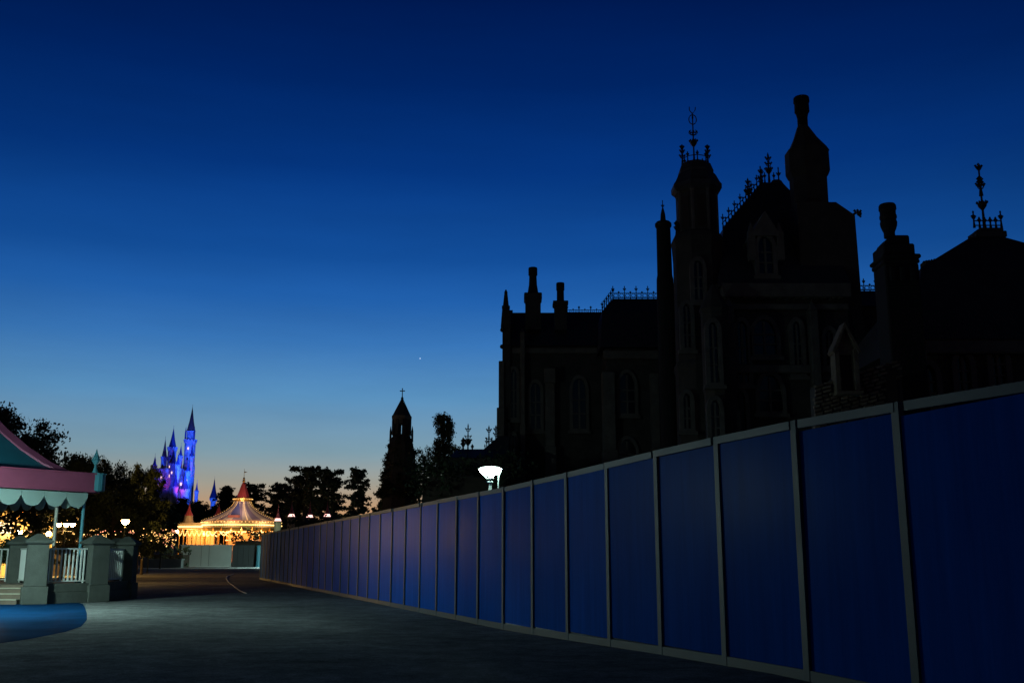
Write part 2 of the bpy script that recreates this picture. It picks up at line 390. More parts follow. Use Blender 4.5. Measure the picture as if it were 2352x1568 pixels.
# ------------------------------------------------------------------ cool street lamp behind the hoarding, plus two added lamps
def bowl_lamp(p, zr, label, em='lamp_cool'):
    t = thing('street_lamp', (p[0], p[1], 0), label, 'street lamp')
    x, y = p[0], p[1]
    MB().lathe(x, y, [(0.10, 0), (0.10, 0.25), (0.055, 0.3), (0.045, zr - 0.62), (0.034, zr - 0.36)], 12).build('pole', 'lamp_metal', t)
    MB().lathe(x, y, [(0.034, zr - 0.36), (0.075, zr - 0.345), (0.075, zr - 0.315), (0.04, zr - 0.30), (0.04, zr - 0.27), (0.10, zr - 0.255), (0.10, zr - 0.235), (0.03, zr - 0.225), (0.028, zr - 0.155)], 14).build('collar', 'lamp_metal', t)
    MB().lathe(x, y, [(0.14, zr - 0.152), (0.20, zr - 0.13), (0.255, zr - 0.075), (0.288, zr - 0.012)], 24).build('bowl', em, t, smooth=True)
    MB().lathe(x, y, [(0.292, zr - 0.011), (0.318, zr - 0.004), (0.318, zr + 0.006), (0.285, zr + 0.011)], 24).build('rim', 'lamp_metal', t)
    MB().lathe(x, y, [(0.282, zr + 0.012), (0.22, zr + 0.036), (0.12, zr + 0.054), (0.02, zr + 0.060)], 24).build('dome', 'lamp_dome', t, smooth=True)
    for a in (180, 300, 60):
        c, s = math.cos(R(a)), math.sin(R(a))
        MB().tube([(x + 0.29*c, y + 0.29*s, zr), (x + 0.19*c, y + 0.19*s, zr - 0.14), (x + 0.09*c, y + 0.09*s, zr - 0.24), (x + 0.06*c, y + 0.06*s, zr - 0.33)], 0.011, 6).build('arm', 'lamp_metal', t)
    MB().tube([(x + 0.285, y - 0.02, zr - 0.02), (x + 0.25, y - 0.02, zr - 0.11), (x + 0.215, y - 0.02, zr - 0.22), (x + 0.205, y - 0.02, zr - 0.5), (x + 0.205, y - 0.02, 0.0)], 0.02, 8).build('service_pipe', 'lamp_metal', t)
    return t
LP = at(1126, 1076, 26.0)
bowl_lamp((LP.x, LP.y), LP.z, 'glowing white bowl street lamp standing just behind the blue hoarding')
bowl_lamp((-15.9, 27.6), 3.9, 'assumed unseen white bowl street lamp in front of the pavilion steps', 'lamp_cool_assumed')  # assumed lamp outside the view, added to light the pavement and pavilion
bowl_lamp((-32.5, 139), 4.2, 'unseen extra bowl street lamp behind the far end of the blue hoarding', 'lamp_cool_far')  # extra lamp out of sight, added to light the white gate

# ------------------------------------------------------------------ terrace with piers, railings and steps
PIERS = [(-15.50, 34.15, R(28)), (-14.30, 35.95, R(52)), (-14.45, 39.2, R(95)), (-17.55, 37.2, R(28)), (-15.9, 42.0, R(130))]
def terrace():
    t = thing('terrace_wall', (-16.5, 37, 0), 'grey stone terrace wall with capped piers and white railings', 'terrace')
    # plinth: lower course and set-back upper course, section by section
    line = [(-15.50, 34.15), (-14.30, 35.95), (-14.45, 39.2), (-15.9, 42.0), (-19.5, 44.0), (-28, 44.0)]
    for i in range(len(line) - 1):
        a, b = Vector(line[i]), Vector(line[i+1]); d = (b - a); L = d.length; an = math.atan2(d.y, d.x); c = (a + b) / 2
        if i == 0: L -= 0.0
        MB().obox(c, L + 0.30, 0.62, 0, 0.36, an).build('lower_course', 'pier_stone', t, bevel=0.015)
        MB().obox(c, L + 0.10, 0.46, 0.362, 0.64, an).build('upper_course', 'pier_stone', t, bevel=0.015)
    for (x, y, a) in PIERS:
        MB().obox((x, y), 0.78, 0.78, 0, 0.56, a).build('pier_base', 'pier_stone', t, bevel=0.02)
        p = MB().obox((x, y), 0.66, 0.66, 0.562, 1.90, a, (0.64, 0.64)).build('pier', 'pier_stone', t, bevel=0.015)
        cap = MB().obox((x, y), 0.70, 0.70, 1.902, 1.95, a, (0.84, 0.84)).obox((x, y), 0.84, 0.84, 1.95, 2.02, a)
        cap.obox((x, y), 0.80, 0.80, 2.02, 2.24, a, (0.16, 0.16)).build('cap', 'pier_stone', p, bevel=0.01)
    bal = mesh_only(MB().box(-0.022, 0.022, -0.022, 0.022, 0.0, 1.06), 'baluster', 'rail_white')
    def rail(a, b, n, z=0.66):
        a, b = Vector(a), Vector(b); d = b - a; L = d.length; an = math.atan2(d.y, d.x); c = (a + b) / 2
        r = MB().obox(c, L, 0.05, z + 1.08, z + 1.13, an).obox(c, L, 0.04, z + 0.03, z + 0.07, an)
        r.obox(a + d * 0.06, 0.045, 0.045, z - 0.03, z + 1.08, an).obox(a + d * 0.94, 0.045, 0.045, z - 0.03, z + 1.08, an)
        o = r.build('railing', 'rail_white', t)
        w = wloc(o)
        for k in range(n):
            p = a + d * (0.14 + 0.72 * k / (n - 1)); inst(bal, 'baluster', o, (p.x - w.x, p.y - w.y, z + 0.04 - w.z), (0, 0, an))
    def between(i, j, n, **k):
        a, b = Vector(PIERS[i][:2]), Vector(PIERS[j][:2]); d = (b - a).normalized(); rail(a + d * 0.36, b - d * 0.36, n, **k)
    between(0, 1, 8); between(1, 2, 10); between(2, 4, 10); between(0, 3, 12); rail((-17.9, 37.45), (-21.5, 39.0), 14)
    # floor slab of the terrace
    poly = [(-19.6, 34.9), (-15.7, 34.6), (-14.6, 36.1), (-14.75, 39.1), (-16.1, 41.8), (-19.6, 43.7), (-28, 43.7), (-28, 34.9)]
    MB().prism(poly, 0.0, 0.60).build('floor_slab', 'riser', t)
    # steps left of the first pier
    for k in range(3):
        z = 0.0 + 0.17 * k; y = 33.85 + 0.33 * k
        s = MB().box(-28, -15.92, y + 0.03, 35.3 + 0.01 * k, z + 0.0, z + 0.13).build('riser', 'riser', t)
        MB().box(-28, -15.92, y, y + 0.36, z + 0.131, z + 0.17).build('tread', 'tread', s, bevel=0.008)
terrace()

# ------------------------------------------------------------------ pink and teal pavilion roof on the terrace
def pavilion():
    C0 = Vector((-14.27, 36.3)); e1 = Vector((0.56, 0.83)).normalized(); n = Vector((e1.y, -e1.x))
    S = 9.0
    ctr = C0 - e1 * S / 2 - n * S / 2
    t = thing('pavilion', (ctr.x, ctr.y, 0.6), 'pavilion with pink fascia, scalloped mint valance and curved teal roof', 'pavilion')
    W = lambda a, b: ctr + e1 * a + n * b        # a along the front face, b outwards
    h = S / 2
    ZT, ZM, ZB = 4.30, 3.74, 3.16
    # pink fascia boards, one per face, and the round aqua corner blocks
    faces = [(e1, n), (-n, e1), (-e1, -n), (n, -e1)]
    for i, (e, m) in enumerate(faces):
        an = math.atan2(e.y, e.x); c = ctr + m * (h - 0.06)
        for q in (-1, 1): MB().obox(c + e * q * (S - 0.9) / 4 + m * 0.004 * q, (S - 0.9) / 2 - 0.012, 0.12, ZM, ZT, an).build('fascia_board', 'pink', t, bevel=0.012)
        tr = MB().obox(ctr + m * (h - 0.02), S - 0.9, 0.16, ZT + 0.002, ZT + 0.05, an).obox(ctr + m * (h - 0.02), S - 0.9, 0.15, ZM - 0.05, ZM - 0.002, an)
        tr.build('fascia_trim', 'pink', t)
        # scalloped valance: a board whose lower edge swings up to points between rounded tips
        c = ctr + m * (h - 0.42); nseg = 10; half = (S - 0.84) / 2 ; pts = []; per = 2 * half / nseg
        for k in range(nseg):
            vs = []; fs = []; dep = 0.004 * ((k * 7) % 3)
            for q in range(13):
                s = q / 12.0; d_ = min(s, 1 - s); zz = ZB + 0.36 * ((0.14 + 0.86 * (1 - d_ / 0.26) ** 1.25) if d_ < 0.26 else 0.14 * (0.5 - d_) / 0.24)
                a_ = -half + k * per + 0.006 + s * (per - 0.012)
                for off in (dep, dep - 0.05):
                    p = c + e * a_ + m * off; vs += [(p.x, p.y, zz), (p.x, p.y, ZM - 0.052)]
            for q in range(12):
                a = 4 * q; b = a + 4; fs += [(a, b, b+1, a+1), (a+3, b+3, b+2, a+2), (a+2, b+2, b, a), (a+1, b+1, b+3, a+3)]
            fs += [(0, 1, 3, 2), (48, 50, 51, 49)]
            MB().add(vs, fs).build('valance_board', 'mint', t)
        # inner valance seen between the points, lit from behind
    for (a, b) in ((h, h), (h, -h), (-h, h), (-h, -h)):
        p = W(a - math.copysign(0.30, a), b - math.copysign(0.30, b))
        k = MB().lathe(p.x, p.y, [(0.34, ZM), (0.36, ZM + 0.02), (0.36, ZT), (0.40, ZT + 0.03), (0.40, ZT + 0.06)], 16).build('corner_block', 'aqua', t, smooth=False)
        MB().lathe(p.x, p.y, [(0.05, ZT + 0.06), (0.11, ZT + 0.10), (0.035, ZT + 0.30), (0.05, ZT + 0.38), (0.15, ZT + 0.52), (0.13, ZT + 0.60), (0.04, ZT + 0.80), (0.012, ZT + 0.92)], 8).build('finial', 'aqua', k)
    # ceiling
    MB().obox(ctr, S - 0.5, S - 0.5, ZM + 0.1, ZM + 0.16, math.atan2(e1.y, e1.x)).build('ceiling', 'soffit', t)
    # concave roof, four sides, hips covered by pink bands
    prof = [(0.80, 4.32), (0.70, 4.62), (0.58, 5.12), (0.46, 5.75), (0.34, 6.5), (0.22, 7.5), (0.12, 8.7), (0.05, 9.9)]
    corners = [(1, -1), (1, 1), (-1, 1), (-1, -1)]
    for i in range(4):
        vs = []
        for (r, z) in prof:
            for q in (i, (i + 1) % 4):
                p = W(corners[q][0] * h * r, corners[q][1] * h * r); vs.append((p.x, p.y, z))
        MB().add(vs, [(2*k, 2*k+1, 2*k+3, 2*k+2) for k in range(len(prof) - 1)]).build('roof_panel', 'teal', t)
    for q in range(4):
        vs = []
        for (r, z) in prof:
            wd = 0.34
            a = W(corners[q][0] * h * r, corners[q][1] * h * r)
            for (da, db, dz) in ((-wd if corners[q][0] > 0 else wd, 0, 0.02), (-wd if corners[q][0] > 0 else wd, 0, 0.10), (0, 0, 0.13), (0, -wd if corners[q][1] > 0 else wd, 0.10), (0, -wd if corners[q][1] > 0 else wd, 0.02)):
                p = a + e1 * da * min(1, r * 2.2) + n * db * min(1, r * 2.2); vs.append((p.x, p.y, z + dz))
        fs = [(5*k+j, 5*k+j+1, 5*k+j+6, 5*k+j+5) for k in range(len(prof) - 1) for j in range(4)] + [(0,1,2,3,4)]
        MB().add(vs, fs).build('hip_band', 'pink_rib', t)
    MB().ball((ctr.x, ctr.y, 10.2), 0.3).build('roof_ball', 'gold', t)
    # slender posts
    for (a, b, m_) in ((h - 0.42, h - 0.62, 'aqua'), (h - 1.35, h - 0.75, 'pole_warm'), (-h + 0.65, h - 0.65, 'aqua'), (-h + 2.0, h - 0.75, 'pole_warm'), (h - 0.65, -h + 0.65, 'aqua'), (-h + 0.65, -h + 0.65, 'aqua')):
        p = W(a, b); MB().lathe(p.x, p.y, [(0.09, 0.6), (0.09, 0.75), (0.055, 0.8), (0.055, ZM + 0.1)], 12).build('post', m_, t, smooth=False)
pavilion()

# ------------------------------------------------------------------ trees
def leaf_cloud(centers, radii, per, size, seed, flat=0.75):
    r = np.random.default_rng(seed); V = []
    for c, rad in zip(centers, radii):
        k = int(per * (rad ** 1.6))
        d = r.normal(size=(k, 3)); d /= np.linalg.norm(d, axis=1)[:, None]
        p = np.array(c) + d * (rad * (0.25 + 1.15 * np.minimum(1.1, np.abs(r.normal(0, 0.6, k)))))[:, None] * np.array([1, 1, flat])
        a = r.normal(size=(k, 3)); a /= np.linalg.norm(a, axis=1)[:, None]
        b = np.cross(a, r.normal(size=(k, 3))); b /= np.linalg.norm(b, axis=1)[:, None]
        s = size * (0.6 + 0.8 * r.random(k))[:, None]
        V.append(np.stack([p - a*s, p + b*s*0.55, p + a*s, p - b*s*0.55], 1))
    V = np.concatenate(V); n = len(V)
    return V.reshape(-1, 3), np.arange(n * 4).reshape(-1, 4)
def crown_obj(V, Fq, m, parent):
    me = bpy.data.meshes.new('crown'); me.from_pydata(V.tolist(), [], Fq.tolist()); me.materials.append(MATS[m]); me.update()
    o = bpy.data.objects.new('crown', me); COL.objects.link(o); o.parent = parent; return o
def broadleaf(name, h, w, seed, m='leaf', limbs=17, sub=9, per=300, size=0.15, trunk=0.42):
    r = random.Random(seed); t = bpy.data.objects.new(name, None); COL.objects.link(t)
    tr = MB(); lean = r.uniform(-0.3, 0.3)
    tr.tube([(0, 0, 0), (lean*0.3, 0, h*0.2), (lean, 0.1, h*trunk), (lean*1.2, 0, h*0.8)], h*0.026, 8, h*0.007)
    cs, rs = [], []
    for k in range(limbs):
        f = (k + r.random()) / limbs; z = h * (trunk - 0.04 + (0.97 - trunk) * f)
        rad = w / 2 * (0.25 + 0.75 * math.sin(math.pi * min(1, 0.28 + 0.62 * f)) ** 0.8) * r.uniform(0.62, 1.08)
        if f > 0.9: rad *= 0.55
        a = k * 2.4 + r.uniform(-.4, .4); e = Vector((rad*math.cos(a), rad*math.sin(a), z))
        b = Vector((lean * min(1, f + .4), 0.05, h * (trunk - 0.1 + 0.42 * f)))
        tr.tube([b, b.lerp(e, 0.5) + Vector((0, 0, 0.04*h)), e], h*0.010, 5, h*0.003)
        for q in range(sub):
            g = 0.45 + 0.6 * (q + r.random()) / sub
            c = b.lerp(e, g) + Vector((r.gauss(0, 1), r.gauss(0, 1), r.gauss(0, 0.7))) * (0.055 * w); c.z = min(c.z, h * 0.99)
            cs.append(tuple(c)); rs.append(w * r.uniform(0.035, 0.082))
    tr.build('trunk', 'bark', t)
    V, Fq = leaf_cloud(cs, rs, per, size, seed, flat=0.7); crown_obj(V, Fq, m, t)
    return t
def pine(name, h, w, seed, m='needle', layers=14, per=120, size=0.21, bare=0.22, taper=0.85):
    r = random.Random(seed); t = bpy.data.objects.new(name, None); COL.objects.link(t)
    tr = MB().tube([(0, 0, 0), (0.05*h*r.uniform(-.3,.3), 0, h*0.5), (0, 0, h*0.98)], h*0.02, 8, h*0.004)
    cs, rs = [], []
    for i in range(layers * 3):
        f = (i + r.random()) / (layers * 3); z = h * (bare + (0.96 - bare) * f)
        rad = w / 2 * max(0.10, 1 - taper * f ** 1.25) * r.uniform(0.45, 1.15)
        for k in range(2):
            a = i * 2.4 + k * 3.1 + r.uniform(-.6, .6); L = rad * r.uniform(0.6, 1.08)
            e = (L * math.cos(a), L * math.sin(a), z + L * r.uniform(-0.05, 0.42))
            tr.tube([(0, 0, z), (e[0]*0.5, e[1]*0.5, z + 0.005*h), e], h*0.005, 4, h*0.002)
            for q in (0.35, 0.55, 0.72, 0.88, 1.0):
                d = 0.03 * h * q
                cs.append((e[0]*q + r.gauss(0, d*.5), e[1]*q + r.gauss(0, d*.5), z + (e[2]-z)*q + r.gauss(0, d*.35))); rs.append(h * r.uniform(0.016, 0.040))
    cs.append((0, 0, h*0.97)); rs.append(h*0.02)
    tr.build('trunk', 'bark', t)
    V, Fq = leaf_cloud(cs, rs, per, size, seed, flat=0.6); crown_obj(V, Fq, m, t)
    return t
def place(t, u, v_top, Y, h_native, label, group, cat='tree', rz=0.0, first=False, sw=1.0, zbase=0.0):
    """stand a tree so that its top shows at (u, v_top) from the camera at distance Y"""
    o = t if first else copy_tree(t)
    p = at(u, v_top, Y); s = (p.z - zbase) / h_native
    o.location = (p.x, Y, zbase); o.rotation_euler = (0, 0, rz); o.scale = (s * sw, s * sw, s)
    tag(o, label, cat, group); return o
G1 = 'leafy trees behind the terrace'; G2 = 'pine trees on the far skyline'
tA = broadleaf('leafy_tree', 9, 8.5, 11, size=0.095, per=480, limbs=20, sub=10)
place(tA, -6, 920, 52, 9.0, 'tall dark leafy tree above the pavilion roof at left edge', G1, first=True, sw=0.85)
tB = broadleaf('leafy_tree', 9, 9.5, 12, size=0.12, per=380, limbs=20)
place(tB, 165, 1030, 72, 9.0, 'round leafy tree directly right of the pavilion roof slope', G1, first=True, sw=0.55)
place(tA, 240, 1046, 76, 9.0, 'leafy tree behind the pavilion corner finial', G1, rz=1.9, sw=0.72)
place(tB, 332, 1058, 92, 9.0, 'leafy tree left of the blue lit castle', G1, rz=2.6, sw=0.46)
tC = broadleaf('leafy_tree', 9, 9, 13, m='leaf', size=0.16, trunk=0.36)
place(tC, 270, 1105, 70, 9.0, 'low dark leafy tree in front of taller trees', G1, first=True, sw=0.95)
place(tC, 338, 1128, 88, 9.0, 'dark spreading tree hiding the foot of the castle', G1, rz=1.2, sw=0.7)
place(tC, 378, 1150, 128, 9.0, 'dark low tree just left of the spired arcade', G1, rz=3.0, sw=0.6)
place(tB, 466, 1146, 220, 9.0, 'dark tree between castle foot and carousel', G1, rz=3.0, sw=1.0)
place(tC, 425, 1142, 230, 9.0, 'dark tree below the tallest castle tower', G1, rz=4.0, sw=0.9)
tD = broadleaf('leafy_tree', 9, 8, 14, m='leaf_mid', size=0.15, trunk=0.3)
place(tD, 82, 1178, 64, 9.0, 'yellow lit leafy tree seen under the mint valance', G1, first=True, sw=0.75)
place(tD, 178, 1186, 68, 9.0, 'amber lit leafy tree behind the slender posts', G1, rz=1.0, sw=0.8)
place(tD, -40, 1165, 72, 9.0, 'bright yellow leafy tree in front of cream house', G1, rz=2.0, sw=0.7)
pA = pine('pine_tree', 14, 8.5, 21); pB = pine('pine_tree', 14, 10.5, 22, layers=12, taper=0.6, bare=0.3); pC = pine('pine_tree', 14, 9, 23, layers=9, taper=0.8, bare=0.18)
PL = [(pA, 521, 1112, 215, 0.0, 1.0, 'small pine between blue turret and carousel spire'), (pB, 583, 1108, 205, 0.7, 0.9, 'broad pine just right of carousel spire'),
      (pB, 640, 1108, 190, 2.2, 1.0, 'wide pine above carousel roof edge'), (pB, 705, 1068, 175, 4.0, 1.05, 'tallest broad pine of the skyline clump'),
      (pB, 757, 1074, 172, 1.1, 0.95, 'second tallest pine of the skyline clump'), (pC, 823, 1073, 165, 0.3, 1.05, 'layered pine standing alone against orange sky'),
      (pC, 884, 1105, 160, 1.7, 0.8, 'small pine partly hidden by ivy tower'), (pB, 672, 1110, 200, 3.1, 0.9, 'lower pine left of the tallest pines'), (pA, 545, 1135, 200, 5.1, 1.1, 'low pine left behind carousel roof')]
used = set()
for (t, u, v, Y, rz, sw, lab) in PL:
    place(t, u, v, Y, 14.0, lab, G2, rz=rz, first=(id(t) not in used), sw=sw); used.add(id(t))

def hedge(name, x0, x1, y0, y1, h, label, seed, m='leaf', cat='hedge', size=0.10, dens=34, bumps=0.25):
    r = np.random.default_rng(seed); cx, cy = (x0+x1)/2, (y0+y1)/2
    t = thing(name, (cx, cy, 0), label, cat)
    MB().box(x0+0.6, x1-0.6, y0+0.6, y1-0.6, 0.0, h-0.7).build('branches', 'bark', t)
    n = int((x1-x0)*(y1-y0)*h*0.35) + 12; n = min(n, 160)
    cs = np.stack([r.uniform(x0, x1, n)-cx, r.uniform(y0, y1, n)-cy, r.uniform(0.2, h, n)], 1); cs[: n//2, 2] = h - 0.1 + r.uniform(-bumps, bumps, n//2); cs[n//2: 3*n//4, 1] = y0 - cy
    V, Fq = leaf_cloud(cs, r.uniform(0.4, 0.9, n)*min(0.9, h*0.4), dens*4, size, seed); crown_obj(V, Fq, m, t).name = 'foliage'
    return t

# ------------------------------------------------------------------ gothic mansion
def mansion():
    t = thing('gothic_mansion', (12, 54, 0), 'dark gothic stone mansion with towers, chimneys and iron roof cresting', 'mansion')
    def X(u, v, Y): return at(u, v, Y).x
    def Z(v, Y): return at(CU, v, Y).z
    def wallbox(name, u0, u1, vt, Y, dep, m='stone', vref=None, z0=0.0, **k):
        vr = vref or vt
        return MB().box(X(u0, vr, Y), X(u1, vr, Y), Y, Y + dep, z0, Z(vt, Y)).build(name, m, t, **k)
    def sc(Y): return Y / F * 1.0
    # ---- iron work
    def finial(mb, x, y, z, h, arms=(0.45,), ball=0.0, ring=None, r=0.03):
        own = mb is None; mb = mb or MB()
        mb.lathe(x, y, [(r*1.4, z), (r*0.9, z + h*0.3), (r*0.7, z + h*0.86), (r*1.1, z + h*0.9), (0.006, z + h)], 6)
        for f in arms:
            w = min(0.24, h * 0.13) * (1.2 - 0.7*f); zz = z + h*f
            mb.box(x-w, x+w, y-r*0.6, y+r*0.6, zz-r*0.6, zz+r*0.6).box(x-r*0.6, x+r*0.6, y-w, y+w, zz-r*0.6, zz+r*0.6)
            for q in (-1, 1):
                mb.octa((x+q*w, y, zz + r), r*1.25); mb.tube([(x+q*w*0.9, y, zz), (x+q*w*0.5, y, zz - w*0.8), (x, y, zz - w)], r*0.5, 4)
            mb.octa((x, y, zz + r*2.0), r*1.5)
        if ball:
            bz = z + h*ball; mb.lathe(x, y, [(0.04, bz - 0.22), (0.17, bz - 0.04), (0.20, bz + 0.10), (0.12, bz + 0.14), (0.05, bz + 0.2)], 10)
            for k in range(10):
                a = 6.283*k/10; mb.octa((x + 0.21*math.cos(a), y + 0.21*math.sin(a), bz + 0.13), 0.055)
        if ring:
            rz, rr = z + h*ring, 0.20
            mb.tube([(x + rr*math.cos(a*6.283/14), y, rz + 1.35*rr*math.sin(a*6.283/14)) for a in range(15)], 0.028, 5)
        if own: mb.build('iron_finial', 'iron', t)
    def cresting(a, b, h, n, small=True, name='iron_cresting'):
        a, b = Vector(a), Vector(b); mb = MB(); d = b - a
        mb.tube([a + Vector((0,0,h*0.08)), b + Vector((0,0,h*0.08))], 0.028, 4); mb.tube([a + Vector((0,0,h*0.42)), b + Vector((0,0,h*0.42))], 0.022, 4)
        for k in range(n + 1):
            p = a + d * k / n; finial(mb, p.x, p.y, p.z, h, arms=(0.72,), r=0.034)
            if k < n and small:
                q = a + d * (k + 0.5) / n; finial(mb, q.x, q.y, q.z, h*0.6, arms=(0.78,), r=0.026)
                for s in (0.25, 0.75):
                    c = a + d * (k + s) / n; rr = h*0.15
                    mb.tube([(c.x + rr*math.cos(g*6.283/8), c.y, c.z + h*0.25 + rr*math.sin(g*6.283/8)) for g in range(9)], 0.02, 4)
        return mb.build(name, 'iron', t)
    # ---- pointed windows: frame, dark pane, mullion
    def lancet(u, v0, v1, wpx, Y, tracery=True):
        x = X(u, (v0 + v1)/2, Y); z1 = Z(v0, Y); z0 = Z(v1, Y); w = wpx * sc(Y) / 2
        def arch(w_, z0_, top):
            sp = top - w_ * 1.5; pts = [(-w_, z0_), (w_, z0_)]
            for k in range(7):
                a = k / 6.0; pts.append((w_ * (1 - a**1.7), sp + (top - sp) * math.sin(a * math.pi/2)))
            for k in range(5, -1, -1):
                a = k / 6.0; pts.append((-w_ * (1 - a**1.7), sp + (top - sp) * math.sin(a * math.pi/2)))
            return [(x + p, q) for p, q in pts]
        o = arch(w + 0.20, z0 - 0.12, z1 + 0.22); i = arch(w, z0, z1); n = len(o)
        vs = [(p, Y - 0.22, q) for p, q in o] + [(p, Y - 0.22, q) for p, q in i] + [(p, Y + 0.02, q) for p, q in o] + [(p, Y + 0.02, q) for p, q in i]
        fs = []
        for k in range(n):
            j = (k + 1) % n; fs += [(k, j, n+j, n+k), (2*n+k, 2*n+j, j, k), (n+k, n+j, 3*n+j, 3*n+k)]
        fr = MB().add(vs, fs).build('window', 'stone_trim', t)
        MB().xprism(i, Y - 0.03, Y - 0.012).build('pane', 'dark_glass', fr)
        mu = MB()
        mu.box(x - 0.05, x + 0.05, Y - 0.12, Y - 0.032, z0, z1 - 0.1)
        if tracery:
            for q in (0.3, 0.58): mu.box(x - w, x + w, Y - 0.10, Y - 0.034, z0 + (z1-z0)*q - 0.035, z0 + (z1-z0)*q + 0.035)
        mu.build('mullion', 'stone_trim', fr)
        MB().box(x - w - 0.3, x + w + 0.3, Y - 0.30, Y - 0.002, z0 - 0.30, z0 - 0.121).build('sill', 'stone_trim', fr)
    def buttress(u, v0, wpx, Y, dep=0.9, cap=True):
        x = X(u, v0, Y); w = wpx * sc(Y) / 2; z = Z(v0, Y)
        b = MB().box(x - w, x + w, Y - dep, Y - 0.003, 0, z*0.62).box(x - w*0.86, x + w*0.86, Y - dep*0.66, Y - 0.004, z*0.62, z)
        if cap: b.add([(x-w*0.95, Y-dep*0.72, z), (x+w*0.95, Y-dep*0.72, z), (x+w*0.95, Y-0.005, z), (x-w*0.95, Y-0.005, z), (x, Y-dep*0.36, z + w*2.6)], [(0,1,4),(1,2,4),(2,3,4),(3,0,4),(3,2,1,0)])
        b.build('buttress', 'stone_trim', t, bevel=0.03)
    def course(u0, u1, v, Y, h=0.35, dep=0.25, m='stone_trim'):
        MB().box(X(u0, v, Y), X(u1, v, Y), Y - dep, Y - 0.002, Z(v, Y) - h, Z(v, Y)).build('string_course', m, t, bevel=0.04)
    def gable_roof(u0, u1, veave, vridge, Y, dep, over=0.4, hipL=0.0, hipR=0.0):
        x0, x1 = X(u0, veave, Y), X(u1, veave, Y); ze = Z(veave, Y); yr = Y + dep/2; zr = Z(vridge, yr); xa, xb = X(u0, vridge, yr) + hipL, X(u1, vridge, yr) - hipR
        vs = [(x0, Y-over, ze-0.1), (x1, Y-over, ze-0.1), (x1, Y+dep+over, ze-0.1), (x0, Y+dep+over, ze-0.1), (xa, yr, zr), (xb, yr, zr)]
        MB().add(vs, [(0,1,5,4),(2,3,4,5),(1,2,5),(3,0,4),(3,2,1,0)]).build('roof', 'slate', t)
        return (xa, xb, yr, zr)
    def chimney(cu, vtop, Y, prof, n=4, rot=R(45), ysc=1.0, name='chimney'):
        """prof: list of (half width px, v) from top to bottom, in steps"""
        k = math.sqrt(2) if n == 4 else 1.0 / math.cos(math.pi / n) if n == 8 else 1.0
        mb = MB(); x = X(cu, prof[len(prof)//2][1], Y)
        mb.lathe(x, Y, [(w * sc(Y) * k, Z(v, Y)) for (w, v) in reversed(prof)], n, rot)
        return mb.build(name, 'shaded_stone' if name == 'chimney_pot' else 'stone', t)

    # ===== west wing, Y = 62
    Y = 62.0
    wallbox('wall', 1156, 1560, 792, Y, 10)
    xa, xb, yr, zr = gable_roof(1166, 1560, 792, 718, Y, 8)
    # west gable wall rising over the roof, with pinnacle
    MB().box(X(1154, 760, Y), X(1172, 760, Y), Y - 0.3, Y + 8.6, 0, Z(752, Y)).build('gable_wall', 'stone', t)
    MB().add([(X(1154,740,Y), Y-0.3, Z(752,Y)), (X(1172,740,Y), Y-0.3, Z(752,Y)), (X(1172,740,Y), Y+8.6, Z(752,Y)), (X(1154,740,Y), Y+8.6, Z(752,Y)), (X(1156,718,66), 66, Z(712,66)), (X(1178,718,66), 66, Z(712,66))],
             [(0,1,5,4),(2,3,4,5),(1,2,5),(3,0,4),(3,2,1,0)]).build('gable_wall', 'stone', t)
    px = X(1162, 700, Y); s = sc(Y)
    MB().obox((px, Y), 24*s, 24*s, Z(752, Y), Z(708, Y), 0, (17*s, 17*s)).obox((px, Y), 19*s, 19*s, Z(708, Y), Z(704, Y)).obox((px, Y), 14*s, 14*s, Z(704, Y), Z(672, Y), 0, (7*s, 7*s)).obox((px, Y), 8*s, 8*s, Z(672, Y), Z(665, Y), 0, (2*s, 2*s)).build('pinnacle', 'stone', t)
    buttress(1152, 832, 15, Y, 0.8, cap=False); buttress(1200, 770, 12, Y - 0.02, 1.2); buttress(1262, 848, 26, Y, 1.0, cap=False); buttress(1150, 940, 20, Y-0.01, 1.3, cap=False)
    for k in range(7):                                  # weathered crockets up the west edge
        v = 760 + k * 38; MB().ball((X(1154 - 0.5*k, v, Y), Y - 0.3, Z(v, Y)), 0.15, 6, 4).build('crocket', 'stone', t)
    course(1176, 1560, 800, Y); course(1250, 1276, 846, Y - 1.02, 0.9, 0.2)
    lancet(1180, 850, 960, 12, Y); lancet(1230, 880, 985, 22, Y); lancet(1330, 870, 985, 30, Y); lancet(1178, 1000, 1060, 12, Y)
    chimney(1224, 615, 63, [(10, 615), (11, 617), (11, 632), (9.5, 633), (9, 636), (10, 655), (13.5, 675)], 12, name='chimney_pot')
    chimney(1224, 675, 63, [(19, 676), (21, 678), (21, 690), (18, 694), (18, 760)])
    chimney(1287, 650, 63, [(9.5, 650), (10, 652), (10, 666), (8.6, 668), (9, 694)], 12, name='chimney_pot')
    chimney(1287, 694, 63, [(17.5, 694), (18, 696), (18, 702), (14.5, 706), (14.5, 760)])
    cresting((X(1303, 719, 66), 66, Z(719, 66)), (X(1384, 719, 66), 66, Z(719, 66)), 0.50, 3)
    # higher roof with hip, Y = 59
    Y = 59.0
    wallbox('wall', 1392, 1600, 800, Y, 9)
    x0, x1 = X(1378, 800, Y), X(1600, 800, Y); ze = Z(800, Y); za = Z(686, 63); xa, xb = X(1408, 686, 63), X(1600, 686, 63); zm = Z(719, 61.5)
